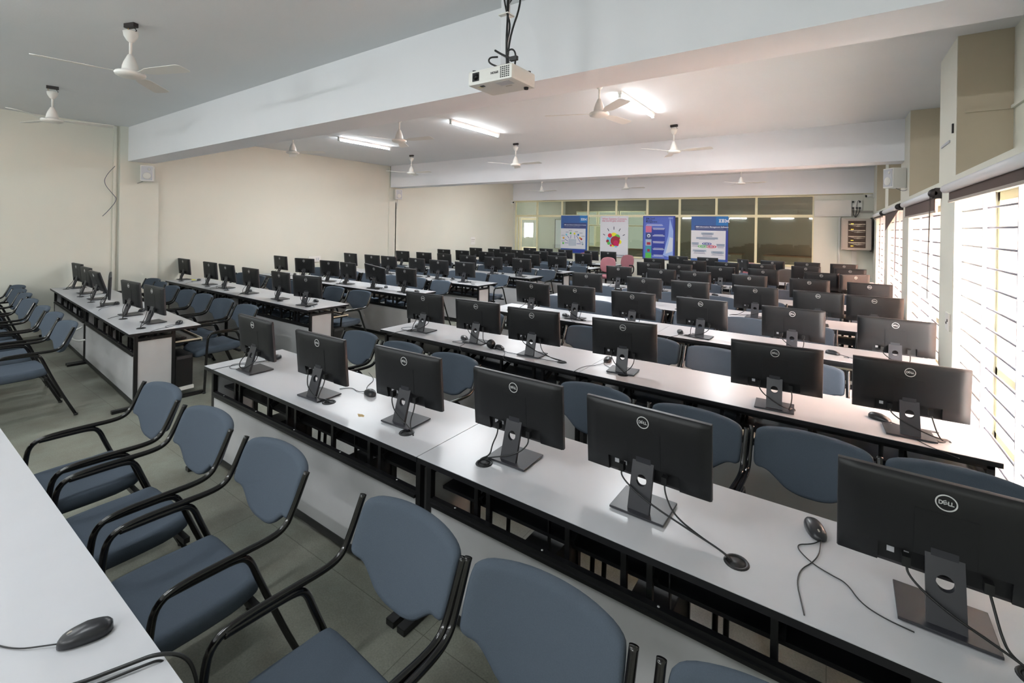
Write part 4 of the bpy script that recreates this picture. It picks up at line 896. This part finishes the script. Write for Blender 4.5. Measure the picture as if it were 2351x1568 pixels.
mouse(-0.04, 2.045, 20, 'black mouse on the open white desk left of the nearest monitor', [(-0.045, 1.96), (-0.10, 1.92), (-0.05, 1.85), (0.01, 1.82), (0.05, 1.81), (0.08, 1.74), (0.13, 1.71), (0.2, 1.70)])
mouse(-3.69, 3.53, 30, 'black mouse beside the stand of the first monitor in the second right row', [(-3.76, 3.46), (-3.80, 3.38), (-3.70, 3.33), (-3.64, 3.36)])
mouse(-2.94, 3.43, 60, 'black mouse left of the second monitor stand in the second right row', [(-2.94, 3.33), (-2.98, 3.28), (-2.90, 3.28), (-2.80, 3.34)])
mouse(-2.46, 3.36, 70, 'black mouse beside the loose cable ring in the second right row', [(-2.36, 3.31), (-2.25, 3.32), (-2.1, 3.33), (-1.95, 3.32), (-1.80, 3.35)])
mouse(-1.53, 3.62, 10, 'black mouse left of the fourth monitor in the second right row', [(-1.53, 3.52), (-1.45, 3.46), (-1.36, 3.42), (-1.30, 3.36)])
mouse(0.24, 3.50, 60, 'black mouse behind the right end monitor of the second right row', [(0.33, 3.46), (0.44, 3.48), (0.52, 3.47), (0.40, 3.44)])
mouse(-2.72, 5.10, 70, 'black mouse left of the second monitor stand in the third right row', [(-2.63, 5.09), (-2.55, 5.04), (-2.44, 5.01)])
mouse(-1.33, 5.08, 20, 'black mouse left of the fourth monitor in the third right row', [(-1.34, 5.0), (-1.29, 4.96), (-1.20, 4.97), (-1.12, 4.98)])
mouse(0.01, 5.10, 80, 'black mouse left of the end monitor in the third right row', [(0.1, 5.08), (0.14, 5.02), (0.09, 5.03)])
mouse(-1.42, 6.76, 30, 'black mouse in the fourth right row between the third and fourth monitors', [(-1.42, 6.68), (-1.3, 6.62)])
mouse(-2.38, 6.62 + 0.15, 60, 'black mouse by the second monitor of the fourth right row')
mouse(-0.47, 6.76, 15, 'black mouse left of the fifth monitor in the fourth right row')
mouse(-1.62, 8.33, 70, 'black mouse left of the fourth monitor in the fifth right row', [(-1.5, 8.3), (-1.4, 8.34)])
for (row, pts) in (('L0', [(-7.72, 2.0, 'fourth'), (-6.90, 2.03, 'fifth'), (-6.07 + 0.29, 2.03, 'sixth'), (-9.0, 2.2, 'second')]), ('L1', [(-9.72, 3.72, 'first'), (-8.72, 3.72, 'second'), (-8.52, 3.64, 'third'), (-7.62, 3.64, 'fourth'), (-5.98, 3.76, 'sixth')]), ('L2', [(-9.42, 5.42, 'first'), (-8.50, 5.42, 'second'), (-7.66, 5.46, 'third'), (-7.52, 5.30, 'fourth'), (-6.40, 5.35, 'fifth'), (-5.62, 5.34, 'sixth')]), ('L3', [(-7.12, 7.1, 'fourth'), (-6.42, 7.1, 'fifth')]), ('L4', [(-6.28, 8.66, 'fifth'), (-5.86, 8.62, 'sixth')]), ('L5', [(-6.16, 10.14, 'fifth'), (-5.85, 10.12, 'sixth')]), ('L6', [(-5.86, 11.68, 'sixth')])):
    for (x, y, nn) in pts:
        mouse(x, y, random.uniform(40, 80), 'black mouse beside the %s monitor of the %s' % (nn, ROWN[row]), [(x + 0.02, y - 0.12), (x + 0.08, y - 0.16), (x + 0.12, y - 0.14)])
# loose grommet ring standing on the second right row
t = thing('loose_cable_ring', 'loose black cable ring standing upright on the desk beside a mouse', 'cable ring', (-2.535, 3.33, DZ), R(55))
MB().lathe([(0.028, -0.018), (0.038, -0.012), (0.040, 0.012), (0.030, 0.018)], 'black_edge', c=(0, 0, 0.040), axis='y', n=24).build('ring', t)
MB().lathe([(0.0285, -0.019), (0.0285, -0.0185)], 'plastic_dark', c=(0, 0, 0.040), axis='y', n=20).build('ring_core', t)
tag(MB().box(-0.1, 0.1, -0.03, 0.03, 0, 0.002, 'pgreen2').build('green_paper_slip', None, (-9.93, 3.67, DZ), (0, 0, R(-12))) if False else MB().box(-0.085, 0.085, -0.03, 0.03, 0, 0.002, 'pyel').build('paper_slip', None, (-9.90, 3.70, DZ), (0, 0, R(-12))), 'lime green paper slip beside the mouse at the wall end', 'paper')
# scuffed patch in the laminate
M['chip'] = mat('bare_chipboard_scuff', rgb(176, 150, 104), 0.8, noise=0.3, nscale=60)
vs = [(-2.235 + 0.035 * math.cos(a) * r_, 1.70 + 0.016 * math.sin(a) * r_, 0.7503) for a, r_ in [(2 * PI * k / 14, random.uniform(0.6, 1.15)) for k in range(14)]]
sc_ = MB().add(vs, [tuple(range(14))], 'chip').build('bare_patch'); tag(sc_, 'small bare brown patch worn in the first right desk top', 'stain')

# cables on the closest desk
tag(MB().tube([(-1.75, -0.05, DZ + 0.003), (-1.60, 0.12, DZ + 0.003), (-1.47, 0.30, DZ + 0.004), (-1.415, 0.405, DZ + 0.012), (-1.385, 0.45, DZ + 0.02), (-1.35, 0.50, DZ), (-1.33, 0.52, DZ - 0.06), (-1.33, 0.53, DZ - 0.2)], 0.0045, 'cable', n=8, smooth_iter=3).build('desk_cable'), 'thick black cable running over the desk corner at the bottom left', 'cable', 'cables on the closest desk')
tag(MB().tube([(-1.66, -0.08, DZ + 0.003), (-1.55, 0.1, DZ + 0.003), (-1.43, 0.33, DZ + 0.004), (-1.39, 0.42, DZ + 0.008), (-1.375, 0.46, DZ + 0.006), (-1.37, 0.475, DZ - 0.04)], 0.003, 'cable', n=8, smooth_iter=3).build('desk_cable'), 'thin black cable over the desk corner at the bottom left', 'cable', 'cables on the closest desk')
# white hooped cable tie on the first left row
tag(MB().tube([(-7.42, 1.60, 0.56), (-7.44, 1.52, 0.52), (-7.42, 1.50, 0.44), (-7.40, 1.56, 0.40), (-7.38, 1.62, 0.41)], 0.011, 'white_plastic', n=10, smooth_iter=2).build('cable_loop'), 'white plastic hoop sticking out at the joint of the first left row', 'hoop')

# computer towers under desks
def tower(x, y, z, rz, lb, white=False):
    t = thing('computer_tower', lb, 'computer', (x, y, z), R(rz), 'black computer towers under the desks')
    MB().box(-0.17, 0.17, -0.08, 0.08, 0, 0.33, 'plastic_dark', bev=0.004).build('case', t)
    MB().box(0.17, 0.174, -0.07, 0.07, 0.29, 0.32, 'plastic_edge').build('drive_bay', t)
    MB().box(-0.16, 0.19, -0.085, 0.085, -0.035, -0.001, 'white_plastic' if white else 'black_metal').build('hanging_shelf', t)
    MB().box(-0.16, -0.14, -0.09, -0.085, -0.035, 0.60 - z + 0.1, 'black_metal').box(0.12, 0.14, -0.09, -0.085, -0.035, 0.60 - z + 0.1, 'black_metal').build('hanger', t)
tower(-5.80, 2.03, 0.11, 0, 'black computer tower hanging at the aisle end of the first left row', True)
tower(-5.68, 3.81, 0.11, 0, 'black computer tower hanging at the aisle end of the second left row')
for (x, y, lb) in ((-3.30, 1.84, 'black computer tower under the first desk right of the aisle, left'), (-2.35, 1.84, 'black computer tower under the first desk right of the aisle, middle'), (-1.05, 1.84, 'black computer tower under the nearest desk, left'), (-0.55, 1.84, 'black computer tower under the nearest desk, below the fifth monitor'), (-2.9, 3.50, 'black computer tower under the second right row, left'), (-0.9, 3.50, 'black computer tower under the second right row, middle')):
    tower(x, y, 0.11, 90, lb)
# keyboards on trays
def keyboard(x, y, rz, lb):
    t = thing('keyboard', lb, 'keyboard', (x, y, 0.583), R(rz), 'black keyboards on the trays')
    MB().box(-0.22, 0.22, -0.065, 0.065, 0, 0.018, 'plastic', bev=0.003).build('body', t)
    b = MB()
    for r_ in range(5):
        for c_ in range(18): b.box(-0.205 + c_ * 0.023, -0.187 + c_ * 0.023, -0.052 + r_ * 0.021, -0.036 + r_ * 0.021, 0.018, 0.023, 'mouse')
    b.build('keys', t)
keyboard(-5.98, 2.04, -3, 'black keyboard on the tray at the aisle end of the first left row')
keyboard(-5.80, 3.80, 0, 'black keyboard on the tray at the aisle end of the second left row')
keyboard(-2.75, 2.05, 4, 'black keyboard on the tray behind the second monitor of the first right row')
keyboard(-3.45, 3.72, 0, 'black keyboard on the tray of the second right row')
